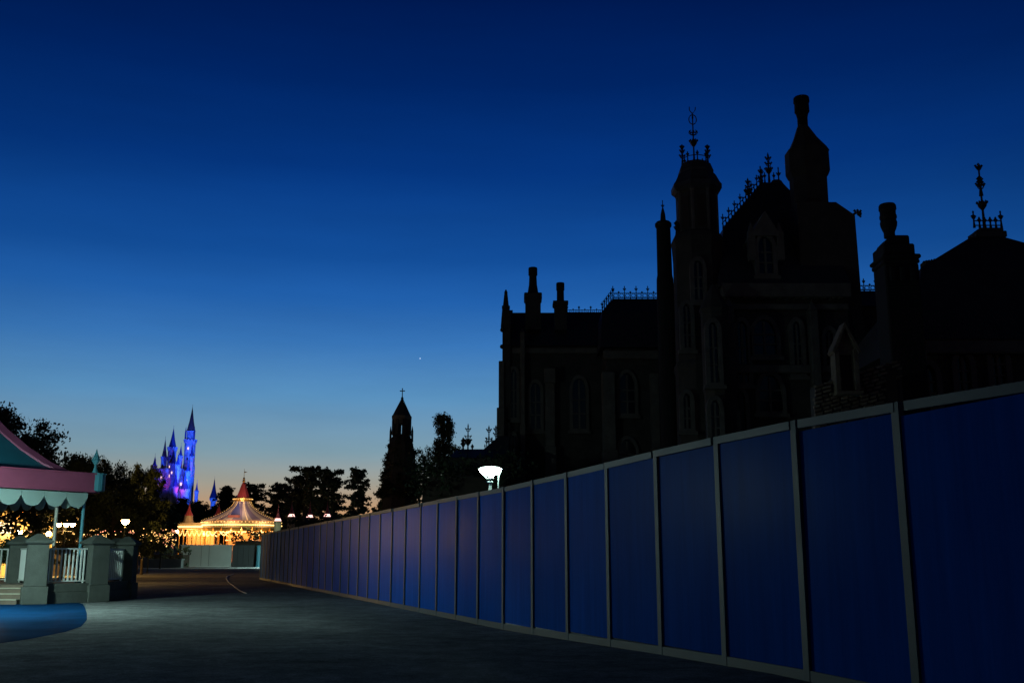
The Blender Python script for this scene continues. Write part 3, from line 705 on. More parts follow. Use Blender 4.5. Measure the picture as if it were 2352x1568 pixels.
    MB().add([(x0, Y-0.4, ze), (x1, Y-0.4, ze), (x1, 69, ze), (x0, 69, ze), (X(1382,719,61.5), 61.2, zm), (X(1600,719,61.5), 61.2, zm), (X(1600,719,61.5), 66.5, zm), (X(1382,719,61.5), 66.5, zm), (xa, 63, za), (xb, 63, za), (xb, 65, za), (xa, 65, za)],
             [(0,1,5,4),(1,2,6,5),(2,3,7,6),(3,0,4,7),(4,5,9,8),(5,6,10,9),(6,7,11,10),(7,4,8,11),(8,9,10,11)]).build('roof', 'slate', t)
    cresting((xa, 63, za), (X(1515, 686, 63), 63, za), 0.86, 4)
    cresting((X(1383, 718, 61.5), 61.4, zm), (xa, 63, za), 0.72, 5, small=False)
    course(1385, 1560, 806, Y, 0.5); buttress(1395, 858, 34, Y, 1.1, cap=False); buttress(1500, 860, 22, Y, 0.9, cap=False)
    lancet(1440, 858, 950, 34, Y); lancet(1440, 1010, 1090, 40, Y); lancet(1536, 880, 960, 20, Y)
    # ===== slim round turret
    Y = 52.0; s = sc(Y); x = X(1526, 600, Y)
    MB().lathe(x, Y, [(22*s, 0), (21*s, Z(690, Y)), (20*s, Z(642, Y)), (18*s, Z(632, Y)), (17*s, Z(524, Y)), (20*s, Z(520, Y)), (20*s, Z(514, Y)), (16*s, Z(510, Y)), (7*s, Z(508, Y)), (5.5*s, Z(492, Y)), (3*s, Z(482, Y)), (0.6*s, Z(474, Y))], 16).build('turret', 'shaded_stone', t)
    fm = MB(); finial(fm, x, Y, Z(484, Y), 0.6, arms=(0.45,), r=0.03); fm.build('turret_finial', 'iron', t)
    # ===== octagonal clock-less main tower
    Y = 50.0; s = sc(Y); x = X(1601, 480, Y); k8 = 1/math.cos(R(22.5))
    xb_ = X(1603, 620, Y)
    MB().lathe(xb_, Y, [(59*s*k8, 0), (58*s*k8, Z(860, Y)), (61*s*k8, Z(852, Y)), (61*s*k8, Z(840, Y)), (56*s*k8, Z(832, Y)), (55*s*k8, Z(600, Y)), (57*s*k8, Z(566, Y)), (59*s*k8, Z(556, Y)), (54*s*k8, Z(545, Y)), (48*s*k8, Z(540, Y))], 8, R(22.5)).build('tower', 'stone', t)
    MB().lathe(x, Y, [(45.5*s*k8, Z(545, Y)), (44.5*s*k8, Z(452, Y)), (50*s*k8, Z(446, Y))], 8, R(22.5)).build('belfry', 'stone', t)
    for k in range(8):                                   # louvred belfry openings and corner shafts
        a = R(45*k - 90); c, sn = math.cos(a), math.sin(a); r = 44.9*s
        MB().obox((x + r*c, Y + r*sn), 0.08, 18*s, Z(532, Y), Z(462, Y), a).build('louvre', 'wood_dark', t)
        a2 = a + R(22.5); MB().lathe(x + 43*s*k8*math.cos(a2), Y + 43*s*k8*math.sin(a2), [(0.10, Z(545, Y)), (0.10, Z(452, Y)), (0.16, Z(447, Y))], 6).build('corner_shaft', 'stone_trim', t)
    MB().lathe(x, Y, [(50*s*k8, Z(447, Y)), (57*s*k8, Z(440, Y)), (57.5*s*k8, Z(430, Y)), (53*s*k8, Z(424, Y)), (45*s*k8, Z(408, Y)), (40*s*k8, Z(402, Y)), (40.5*s*k8, Z(397, Y)), (37*s*k8, Z(388, Y)), (34*s*k8, Z(380, Y))], 8, R(22.5)).build('tower_roof', 'slate', t)
    mb = MB(); zt = Z(381, Y); r = 31*s
    for k in range(8):
        a = R(45*k); p = (x + r*math.cos(a), Y + r*math.sin(a)); b = (x + r*math.cos(a + R(45)), Y + r*math.sin(a + R(45)))
        if k in (0, 4): finial(mb, p[0], p[1], zt, 1.18, arms=(0.45, 0.68, 0.86), r=0.05)
        else: finial(mb, p[0], p[1], zt, 0.62, arms=(0.7,), r=0.035)
        mb.tube([(p[0], p[1], zt + 0.08), (b[0], b[1], zt + 0.08)], 0.025, 4); mb.tube([(p[0], p[1], zt + 0.36), (b[0], b[1], zt + 0.36)], 0.025, 4)
    mb.build('iron_crown', 'iron', t)
    mb = MB(); finial(mb, x - 0.05, Y, zt, Z(258, Y) - zt, arms=(0.62,), ball=0.42, ring=0.86, r=0.045)
    zz = Z(258, Y); mb.tube([(x-0.05, Y, zz-0.1), (x-0.2, Y, zz+0.12), (x-0.2, Y, zz+0.3)], 0.025, 5).tube([(x-0.05, Y, zz-0.1), (x+0.1, Y, zz+0.12), (x+0.12, Y, zz+0.28)], 0.025, 5)
    for q in (-1, 1): mb.tube([(x-0.05 + q*(0.1 + 0.13*math.sin(g)), Y, zt + (zz-zt)*0.62 + 0.13*math.cos(g)) for g in [i*0.9 for i in range(7)]], 0.025, 5)
    mb.build('weather_vane', 'iron', t)
    lancet(1577, 700, 800, 16, Y - 59*s); lancet(1603, 600, 690, 20, Y - 56*s); lancet(1577, 905, 985, 16, Y - 60*s)
    pass
    for q in range(2): finial(None, X(1551 + 5*q, 545, Y), Y - 0.4, Z(548 + 4*q, Y), 0.85, arms=(0.5, 0.75), r=0.05)
    pass
    # ===== main block with steep roof
    Y = 48.5
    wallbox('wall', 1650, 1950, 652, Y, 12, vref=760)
    yT, yB = 54.0, 47.9
    zt = Z(419, yT); zb = Z(656, yB)
    xt0, xt1 = X(1751, 419, yT), X(1797, 419, yT); ex = X(1661, 525, yT); ez = Z(525, yT)
    ex = X(1661, 525, 51.5); zk = Z(525, 51.5); xkr = X(1900, 540, 51.5)
    MB().add([(X(1652, 656, yB), yB, zb), (X(1956, 656, yB), yB, zb), (X(1956, 656, yB), 61, zb), (X(1652, 656, yB), 61, zb), (xt0, yT, zt), (xt1, yT, zt), (xt1, yT + 1.4, zt), (xt0, yT + 1.4, zt),
              (ex, 51.5, zk), (xkr, 51.5, zk), (xkr, 58.5, zk), (ex, 58.5, zk)],
             [(0,1,9,8),(1,2,10,9),(2,3,11,10),(3,0,8,11),(8,9,5,4),(9,10,6,5),(10,11,7,6),(11,8,4,7),(4,5,6,7),(3,2,1,0)]).build('roof', 'slate', t)
    # little hooded cap on its right shoulder
    s = sc(54); x = X(1786, 430, 54)
    MB().lathe(x, 54.2, [(27*s, Z(520, 54)), (27*s, Z(478, 54)), (33*s, Z(466, 54)), (36*s, Z(456, 54)), (30*s, Z(446, 54)), (15*s, Z(418, 54)), (12*s, Z(413, 54))], 8, R(22.5)).build('roof_cap', 'slate', t)
    cresting((ex, 51.5, zk - 0.03), (xt0, yT, zt - 0.03), 0.86, 7, small=True)
    pass; 
    finial(None, X(1719, 448, 53), 53, Z(460, 53), 1.3, arms=(0.6, 0.8), ball=0.35, r=0.05)
    finial(None, X(1748, 424, yT), yT, Z(425, yT), 1.15, arms=(0.4, 0.7), ball=0.0, r=0.05); finial(None, X(1767, 418, yT), yT, Z(418, yT), 1.75, arms=(0.62, 0.8), ball=0.38, r=0.055)
    finial(None, X(1789, 418, yT), yT, Z(420, yT), 0.95, arms=(0.55,), r=0.045); finial(None, X(1778, 418, yT), yT, Z(419, yT), 0.6, arms=(0.6,), r=0.04); finial(None, X(1757, 418, yT), yT, Z(419, yT), 0.6, arms=(0.6,), r=0.04)
    pass
    cresting((X(1806, 505, 53), 53, Z(506, 53)), (X(1830, 505, 53), 53, Z(506, 53)), 0.8, 2, small=False)
    # stone dormer in the roof
    Yd = 48.6; x = X(1757, 560, Yd)
    s = sc(Yd)
    MB().box(x - 27*s, x + 27*s, Yd, Yd + 4, Z(645, Yd), Z(540, Yd)).build('dormer', 'stone', t)
    MB().xprism([(x - 36*s, Z(545, Yd)), (x + 36*s, Z(545, Yd)), (x, Z(488, Yd))], Yd - 0.3, Yd + 4).build('dormer_gable', 'stone_trim', t)
    lancet(1757, 545, 630, 34, Yd)
    for q in (-1, 1): MB().obox((x + q*34*s, Yd - 0.1), 0.35, 0.35, Z(600, Yd), Z(535, Yd)).obox((x + q*34*s, Yd - 0.1), 0.3, 0.3, Z(535, Yd), Z(512, Yd), 0, (0.03, 0.03)).build('pinnacle', 'stone_trim', t)
    course(1652, 1945, 656, Y, 0.7, 0.6); course(1652, 1945, 700, Y, 0.3, 0.3); course(1652, 1945, 840, Y, 0.4, 0.35)
    for k in range(14):
        MB().box(X(1662 + 20*k, 670, Y), X(1670 + 20*k, 670, Y), Y - 0.45, Y - 0.004, Z(690, Y), Z(674, Y)).build('corbel', 'stone_trim', t)
    buttress(1670, 712, 22, Y, 1.0); buttress(1860, 720, 22, Y, 1.0); 
    lancet(1755, 735, 815, 52, Y); lancet(1768, 862, 945, 52, Y); lancet(1640 + 65, 740, 880, 22, Y); lancet(1830, 740, 860, 18, Y); lancet(1700, 900, 1000, 22, Y); lancet(1905, 760, 860, 20, Y)
    # oriel left of the main block
    Yo = 46.8; s = sc(Yo); x = X(1643, 800, Yo)
    MB().lathe(x, Yo, [(30*s, 0), (30*s, Z(905, Yo)), (34*s, Z(895, Yo)), (32*s, Z(885, Yo)), (32*s, Z(722, Yo)), (36*s, Z(712, Yo)), (30*s, Z(700, Yo)), (4*s, Z(655, Yo))], 8, R(22.5)).build('oriel', 'stone', t)
    lancet(1638, 742, 880, 20, Yo - 32*s - 0.02); lancet(1642, 920, 1010, 20, Yo - 30*s - 0.02)
    # ===== tall chimney
    Y = 50.5
    chimney(1842, 224, Y, [(17, 224), (19, 226), (19.5, 236), (17.5, 238), (18, 258), (15, 262), (12.5, 272), (12.5, 291)], 16, name='chimney_pot')
    s = sc(Y); hp = [(1843.5, 12.5, 291), (1844, 13.5, 293), (1849, 26, 318), (1854.5, 42, 342), (1855.5, 47, 352)]; vs = []; k8 = 1/math.cos(R(22.5))
    for (cu_, w_, v_) in hp:
        for k in range(8): a = R(45*k + 22.5); vs.append((X(cu_, v_, Y) + w_*s*k8*math.cos(a), Y + w_*s*k8*math.sin(a), Z(v_, Y)))
    MB().add(vs, [(8*i+k, 8*i+8+k, 8*i+8+(k+1)%8, 8*i+(k+1)%8) for i in range(4) for k in range(8)] + [tuple(range(8))]).build('chimney_hood', 'stone', t)
    chimney(1856, 350, Y, [(48, 350), (48.5, 398), (44, 408), (41, 412), (40.5, 490), (44, 500), (44, 660)], 8, R(22.5))
    s = sc(Y)
    # shoulder block at its foot, sloping to the right
    xr = X(1943, 512, Y); xl = X(1815, 512, Y)
    MB().xprism([(xl, 0), (X(1962, 760, Y) , 0), (X(1955, 665, Y), Z(665, Y)), (xr, Z(514, Y)), (X(1901, 487, Y), Z(485, Y)), (xl, Z(485, Y))], Y - 1.4, Y + 5).build('chimney_breast', 'stone', t)
    g = MB(); gx, gzv = X(1943, 508, Y), Z(508, Y)
    g.tube([(gx - 0.1, Y - 1.2, gzv - 0.1), (gx + 0.12, Y - 1.25, gzv + 0.03), (gx + 0.25, Y - 1.3, gzv + 0.02)], 0.06, 6, 0.07)
    g.ball((gx + 0.26, Y - 1.3, gzv - 0.04), 0.13, 7, 5).octa((gx + 0.18, Y - 1.3, gzv + 0.13), 0.09).octa((gx + 0.33, Y - 1.3, gzv + 0.11), 0.08).octa((gx + 0.3, Y - 1.3, gzv - 0.18), 0.08).octa((gx + 0.05, Y - 1.25, gzv + 0.13), 0.09)
    g.build('gargoyle', 'stone', t)
    # ===== link roof with cresting
    Y = 52.0
    wallbox('wall', 1945, 2120, 700, Y, 8); gable_roof(1940, 2120, 702, 668, Y, 4)
    cresting((X(1958, 668, 54), 54, Z(668, 54)), (X(2012, 668, 54), 54, Z(668, 54)), 0.72, 2)
    # ===== stepped chimney
    Y = 34.6
    chimney(2040, 470, Y, [(18, 470), (20, 473), (20.5, 482), (18.5, 486), (18.5, 494), (20, 496), (20, 502), (18, 506), (20, 512), (19, 520), (16, 528), (13, 534), (13, 546)], 16, name='chimney_pot')
    s = sc(Y); cx = X(2059, 600, Y)
    st = MB()
    st.xprism([(cx - 32*s, Z(575, Y)), (cx + 28*s, Z(575, Y)), (cx + 28*s, Z(545, Y)), (cx - 14*s, Z(545, Y)), (cx - 32*s, Z(561, Y))], Y - 0.3, Y + 0.6)
    st.box(cx - 38*s, cx + 36*s, Y - 0.4, Y + 0.75, Z(592, Y), Z(566, Y))
    st.box(cx - 45*s, cx + 47*s, Y - 0.5, Y + 0.85, Z(601, Y), Z(591, Y)).box(cx - 42*s, cx + 44*s, Y - 0.45, Y + 0.8, Z(612, Y), Z(601, Y)).box(cx - 39*s, cx + 42*s, Y - 0.4, Y + 0.75, 0, Z(611, Y))
    st.box(cx - 38*s, cx + 39*s, Y - 0.44, Y + 0.8, Z(668, Y), Z(662, Y))
    for q in (-24, 0, 24): st.box(cx + q*s - 7*s, cx + q*s + 7*s, Y - 0.52, Y - 0.41, Z(655, Y), Z(620, Y))
    st.build('chimney', 'shaded_stone', t, bevel=0.05)
    # ===== east wing with truncated pyramid roof, Y = 36
    Y = 36.0; yT = 40.5
    zt = Z(545, yT); ze = Z(785, Y); s = sc(yT)
    xl = X(2229, 545, yT); xr = X(2309, 545, yT)
    yk = 38.6; ex = X(2116, 614, yk); zk = Z(614, yk); xbl = X(2088, 785, Y); xbr = xr + 7.0; exr = xr + 3.2
    MB().add([(xbl, Y - 0.5, ze), (xbr, Y - 0.5, ze), (xbr, 46.5, ze), (xbl, 46.5, ze), (xl, yT, zt), (xr, yT, zt), (xr, yT + 0.8, zt), (xl + 0.5, yT + 0.8, zt), (ex, yk, zk), (exr, yk, zk), (exr, 44.5, zk), (ex + 2.2, 44.5, zk)],
             [(0,1,9,8),(1,2,10,9),(2,3,11,10),(3,0,8,11),(8,9,5,4),(9,10,6,5),(10,11,7,6),(11,8,4,7),(4,5,6,7),(3,2,1,0)]).build('roof', 'slate', t)
    MB().box(xl + 0.2, xr + 0.05, yT - 0.1, yT + 0.7, zt + 0.002, Z(531, yT)).box(xl + 0.4, xr - 0.05, yT - 0.05, yT + 0.6, Z(531, yT), Z(523, yT)).build('roof_curb', 'slate', t, bevel=0.03)
    MB().box(xbl + 0.6, xbr - 0.6, Y, 46, 0, ze - 0.002).build('wall', 'stone', t)
    MB().box(xbl + 0.4, xbr - 0.3, Y - 0.45, Y - 0.003, ze - 0.5, ze - 0.003).build('eave_cornice', 'stone_trim', t, bevel=0.05)
    zc = Z(523, yT); mb = MB()
    for k in range(6): 
        p = X(2238 + 12.5*k, 520, yT); finial(mb, p, yT, zc, 0.75 if k in (0, 5) else 0.48, arms=(0.6,), r=0.045)
    for q in (0.1, 0.3): mb.tube([(X(2238, 520, yT), yT, zc + q), (X(2300, 520, yT), yT, zc + q)], 0.025, 4)
    mb.build('iron_cresting', 'iron', t)
    pass; finial(None, X(2262, 450, yT), yT + 0.3, zc, Z(367, yT) - zc, arms=(0.66, 0.93), ball=0.36, r=0.055); finial(None, X(2262, 450, yT), yT + 0.3, zc + 1.5, 0.9, arms=(0.6, 0.75), r=0.07); pass
    mb = MB(); mb.box(X(2118, 610, 41), X(2145, 605, 41), 40.6, 41.2, Z(618, 41), Z(604, 41))
    for k in range(5): mb.octa((X(2118 + 6*k, 605, 41), 40.8, Z(606 - 1.2*k, 41)), 0.09)
    mb.build('roof_crest', 'stone', t)
    # doorway and windows of the east wing
    lancet(2130, 840, 930, 34, Y); lancet(2210, 815, 905, 30, Y); lancet(2290, 800, 890, 30, Y); lancet(2045, 840, 930, 30, Y + 0.0)
    # ===== raking rubble wall with gabled niche
    Yw = 33.0
    cs = sc(Yw); top0, top1 = 884, 822
    core = [(X(1872, 900, Yw), 0), (X(2070, 900, Yw), 0), (X(2070, 822, Yw), Z(826, Yw)), (X(1872, 884, Yw), Z(888, Yw))]
    wl = MB().xprism(core, Yw + 0.06, Yw + 0.6).build('rubble_wall', 'stone', t)
    rr = random.Random(5); W0 = wloc(wl)
    row = 0
    for q in range(14):
        u = 1868 + rr.uniform(-3, 3)
        while u < 2064:
            wpx = rr.uniform(13, 26); hpx = 9.2
            vt = top0 + (top1 - top0) * (u + wpx/2 - 1872) / 198.0 + q * hpx
            xc = X(u + wpx/2, vt, Yw); zc_ = Z(vt + hpx/2, Yw); hw = wpx*cs/2 - 0.025; hh = hpx*cs/2 - 0.02
            if u + wpx < 2074 and vt < 985 and not (1926 < u + wpx/2 < 1970 and vt < 898) and not (2032 < u + wpx/2 < 2062 and vt > 838):
                sl = 0.31 * hw * 0.9; jx = rr.uniform(-.02, .02); pd = rr.uniform(0.02, 0.10)
                vs = [(xc-hw, Yw+0.07, zc_-hh-sl), (xc+hw, Yw+0.07, zc_-hh+sl), (xc+hw, Yw+0.07, zc_+hh+sl), (xc-hw, Yw+0.07, zc_+hh-sl)]
                vs += [(xc + (p[0]-xc)*0.86 + jx, Yw - pd, zc_ + (p[2]-zc_)*0.8) for p in vs]
                MB().add(vs, [(4,5,6,7),(0,1,5,4),(1,2,6,5),(2,3,7,6),(3,0,4,7)]).build('stone', 'rubble', wl)
            u += wpx
    # gabled niche standing on the wall
    x = X(1945, 840, Yw - 0.3); Yn = Yw - 0.35
    nb = MB()
    for q in (-1, 1):
        nb.box(x + q*22*cs - 5*cs, x + q*22*cs + 5*cs, Yn, Yn + 0.5, Z(898, Yn), Z(800, Yn))
        nb.add([(x + q*33*cs, Yn-0.05, Z(806, Yn)), (x + q*28*cs, Yn-0.05, Z(812, Yn)), (x, Yn-0.05, Z(752, Yn)), (x, Yn-0.05, Z(740, Yn)), (x + q*33*cs, Yn+0.55, Z(806, Yn)), (x + q*28*cs, Yn+0.55, Z(812, Yn)), (x, Yn+0.55, Z(752, Yn)), (x, Yn+0.55, Z(740, Yn))],
               [(0,1,2,3),(4,7,6,5),(0,3,7,4),(1,5,6,2),(0,4,5,1)])
    nb.box(x - 30*cs, x + 30*cs, Yn - 0.1, Yn + 0.6, Z(906, Yn), Z(898, Yn) - 0.002).xprism([(x - 27*cs, Z(812, Yn)), (x + 27*cs, Z(812, Yn)), (x, Z(757, Yn))], Yn + 0.2, Yn + 0.5)
    nb.build('niche', 'rubble', t)
    MB().box(x - 17*cs, x + 17*cs, Yn + 0.30, Yn + 0.36, Z(897, Yn), Z(812, Yn)).build('niche_door', 'wood_dark', t)
    MB().box(X(2034, 880, Yw), X(2060, 880, Yw), Yw + 0.0, Yw + 0.05, 0, Z(845, Yw)).build('doorway', 'wood_dark', t)
    # ===== low wing in front of the west end
    Y = 56.0
    wallbox('wall', 1040, 1160, 1050, Y, 8)
    x0, x1 = X(1030, 1050, Y), X(1170, 1050, Y); z0 = Z(1052, Y); z1 = Z(1031, Y + 2); 
    MB().add([(x0, Y-0.4, z0), (x1, Y-0.4, z0), (x1, Y+8, z0), (x0, Y+8, z0), (x0+0.4, Y+2, z1), (x1, Y+2, z1), (x1, Y+6, z1), (x0+0.4, Y+6, z1)], [(0,1,5,4),(1,2,6,5),(2,3,7,6),(3,0,4,7),(4,5,6,7),(3,2,1,0)]).build('roof', 'slate', t)
    za = Z(1001, Y+3); MB().add([(X(1112, 1031, Y+3), Y+2, z1), (X(1170, 1031, Y+3), Y+2, z1), (X(1170, 1031, Y+3), Y+6, z1), (X(1112, 1031, Y+3), Y+6, z1), (X(1146, 1001, Y+3), Y+3, za), (X(1170, 1001, Y+3), Y+3, za), (X(1170, 1001, Y+3), Y+5, za), (X(1146, 1001, Y+3), Y+5, za)], [(0,1,5,4),(1,2,6,5),(2,3,7,6),(3,0,4,7),(4,5,6,7)]).build('roof', 'slate', t)
    pass; 
    finial(None, X(1075, 1000, Y+3), Y+3, z1 - 0.1, Z(968, Y+3) - z1, arms=(0.55, 0.8), ball=0.36, r=0.04); finial(None, X(1064, 1000, Y+3), Y+3, z1 - 0.1, 0.9, arms=(0.5, 0.7), r=0.06); finial(None, X(1085, 1010, Y+3), Y+3, z1 - 0.1, 0.5, arms=(0.6,), r=0.05)
    finial(None, X(1123, 1000, Y+3), Y+3, z1 - 0.1, Z(972, Y+3) - z1, arms=(0.5, 0.82), r=0.045); finial(None, X(1118, 1000, Y+3), Y+3, z1 - 0.1, 0.9, arms=(0.7,), r=0.035); finial(None, X(1130, 1000, Y+3), Y+3, z1, 0.8, arms=(0.7,), r=0.035); finial(None, X(1139, 990, Y+3), Y+3, z1+0.2, 1.3, arms=(0.6, 0.8), r=0.045)
    pass
mansion()

# ------------------------------------------------------------------ ivy-clad bell tower left of the mansion
def bell_tower():
    Y = 78.0; s = Y / F
    b = at(922, 1000, Y); t = thing('bell_tower', (b.x, Y, 0), 'slender stone bell tower with pointed roof, cross and ivy skirts', 'tower')
    x = b.x; Z = lambda v: at(922, v, Y).z
    k8 = 1/math.cos(R(22.5))
    MB().lathe(x, Y, [(42*s, 0), (40*s, Z(1100)), (34*s, Z(1050)), (28*s, Z(1016)), (24*s, Z(1008)), (21*s, Z(1002)), (20.5*s, Z(998))], 8, R(22.5)).build('tower_base', 'stone', t)
    for k in range(8):                                   # open lantern stage: eight piers
        a = R(45*k + 22.5); MB().obox((x + 18.5*s*math.cos(a), Y + 18.5*s*math.sin(a)), 7.5*s, 7.5*s, Z(999), Z(964), a).build('pier', 'stone', t)
    MB().lathe(x, Y, [(20*s, Z(974)), (21*s, Z(966)), (23.5*s, Z(963)), (24*s, Z(956)), (22*s, Z(954))], 8, R(22.5)).build('cornice', 'stone_trim', t)
    r = MB().lathe(x, Y, [(22.5*s, Z(955)), (3*s, Z(917)), (3.4*s, Z(914)), (1.4*s, Z(911))], 8, R(22.5)).build('spire', 'slate', t)
    MB().lathe(x, Y, [(1.2*s, Z(912)), (0.8*s, Z(891))], 6).box(x - 5*s, x + 5*s, Y - 0.03, Y + 0.03, Z(898.5), Z(896.5)).octa((x-5*s, Y, Z(897.5)), 0.05).octa((x+5*s, Y, Z(897.5)), 0.05).octa((x, Y, Z(893)), 0.06).build('cross', 'iron', t)
    for q in (-1, 1):
        MB().lathe(x + q*25*s, Y, [(2.6*s, Z(1015)), (2.4*s, Z(990)), (0.4*s, Z(978))], 6).build('pinnacle', 'stone', t)
    rg = np.random.default_rng(4); cs = []; rs = []
    for k in range(330):
        f = rg.random() ** 0.7; v = 992 + f*150; a = rg.uniform(0, 6.283); rad = (20 + 27 * f ** 0.7) * s * rg.uniform(0.75, 1.04)
        cs.append((rad*math.cos(a), rad*math.sin(a), Z(v))); rs.append(rg.uniform(0.12, 0.30) * (0.55 + f*0.8))
    V, Fq = leaf_cloud(cs, rs, 330, 0.085, 3); crown_obj(V, Fq, 'leaf', t).name = 'ivy'
bell_tower()
# trees and hedges behind the hoarding
def cypress():
    t = bpy.data.objects.new('slender_tree', None); COL.objects.link(t); r = random.Random(9)
    MB().tube([(0,0,0), (0.03,0,4), (0,0,8)], 0.12, 7, 0.03).build('trunk', 'bark', t)
    cs, rs = [], []
    for k in range(280):
        f = r.random(); z = 2.4 + 5.4*f; rad = (1.05 - 0.5*f) * math.sqrt(r.random()); a = r.uniform(0, 6.283)
        cs.append((rad*math.cos(a), rad*math.sin(a), z)); rs.append(r.uniform(0.16, 0.28))
    V, Fq = leaf_cloud(cs, rs, 700, 0.06, 9, flat=0.9); crown_obj(V, Fq, 'leaf', t); return t
place(cypress(), 1020, 947, 74, 7.95, 'slender upright tree between bell tower and mansion', None, first=True, sw=0.72)
def shrub(u, v, Y, w, label, seed, m='leaf'):
    p = at(u, v, Y); t = thing('shrub', (p.x, Y, 0), label, 'shrub', 'dark shrubs behind the hoarding')
    MB().tube([(p.x, Y, 0), (p.x + 0.1, Y, p.z*0.6), (p.x, Y, p.z*0.9)], 0.10, 6, 0.03).build('stem', 'bark', t)
    r = np.random.default_rng(seed); n = 46
    cs = np.stack([np.clip(r.normal(0, w*0.24, n), -w*.45, w*.45), np.clip(r.normal(0, w*0.24, n), -w*.45, w*.45), r.uniform(0.3*p.z, p.z*0.95, n)], 1)
    V, Fq = leaf_cloud(cs, r.uniform(0.2, 0.45, n), 620, 0.06, seed); crown_obj(V, Fq, m, t).name = 'foliage'
shrub(974, 1012, 72, 2.2, 'loose dark shrub just right of the bell tower', 31); shrub(993, 1036, 70, 2.0, 'rounded dark shrub left of the slender tree', 32); shrub(1046, 1040, 70, 2.0, 'low dark shrub right of the slender tree', 33)
shrub(888, 1120, 90, 1.8, 'dark shrub at the left foot of the bell tower', 34); shrub(1062, 1012, 60, 1.0, 'small upright shrub on the low slate roof edge', 35)
p0, p1 = at(950, 1060, 48.5), at(1190, 1060, 48.5)
hedge('hedge', p0.x, p1.x, 46, 51, 5.7, 'tall clipped dark hedge behind the glowing street lamp', 41, dens=30, size=0.10)
p0, p1 = at(655, 1195, 110), at(895, 1195, 110)
hedge('hedge', p0.x, p1.x, 110, 114, at(700, 1196, 110).z, 'long dark hedge above the far end of the hoarding', 42, dens=12, size=0.2)

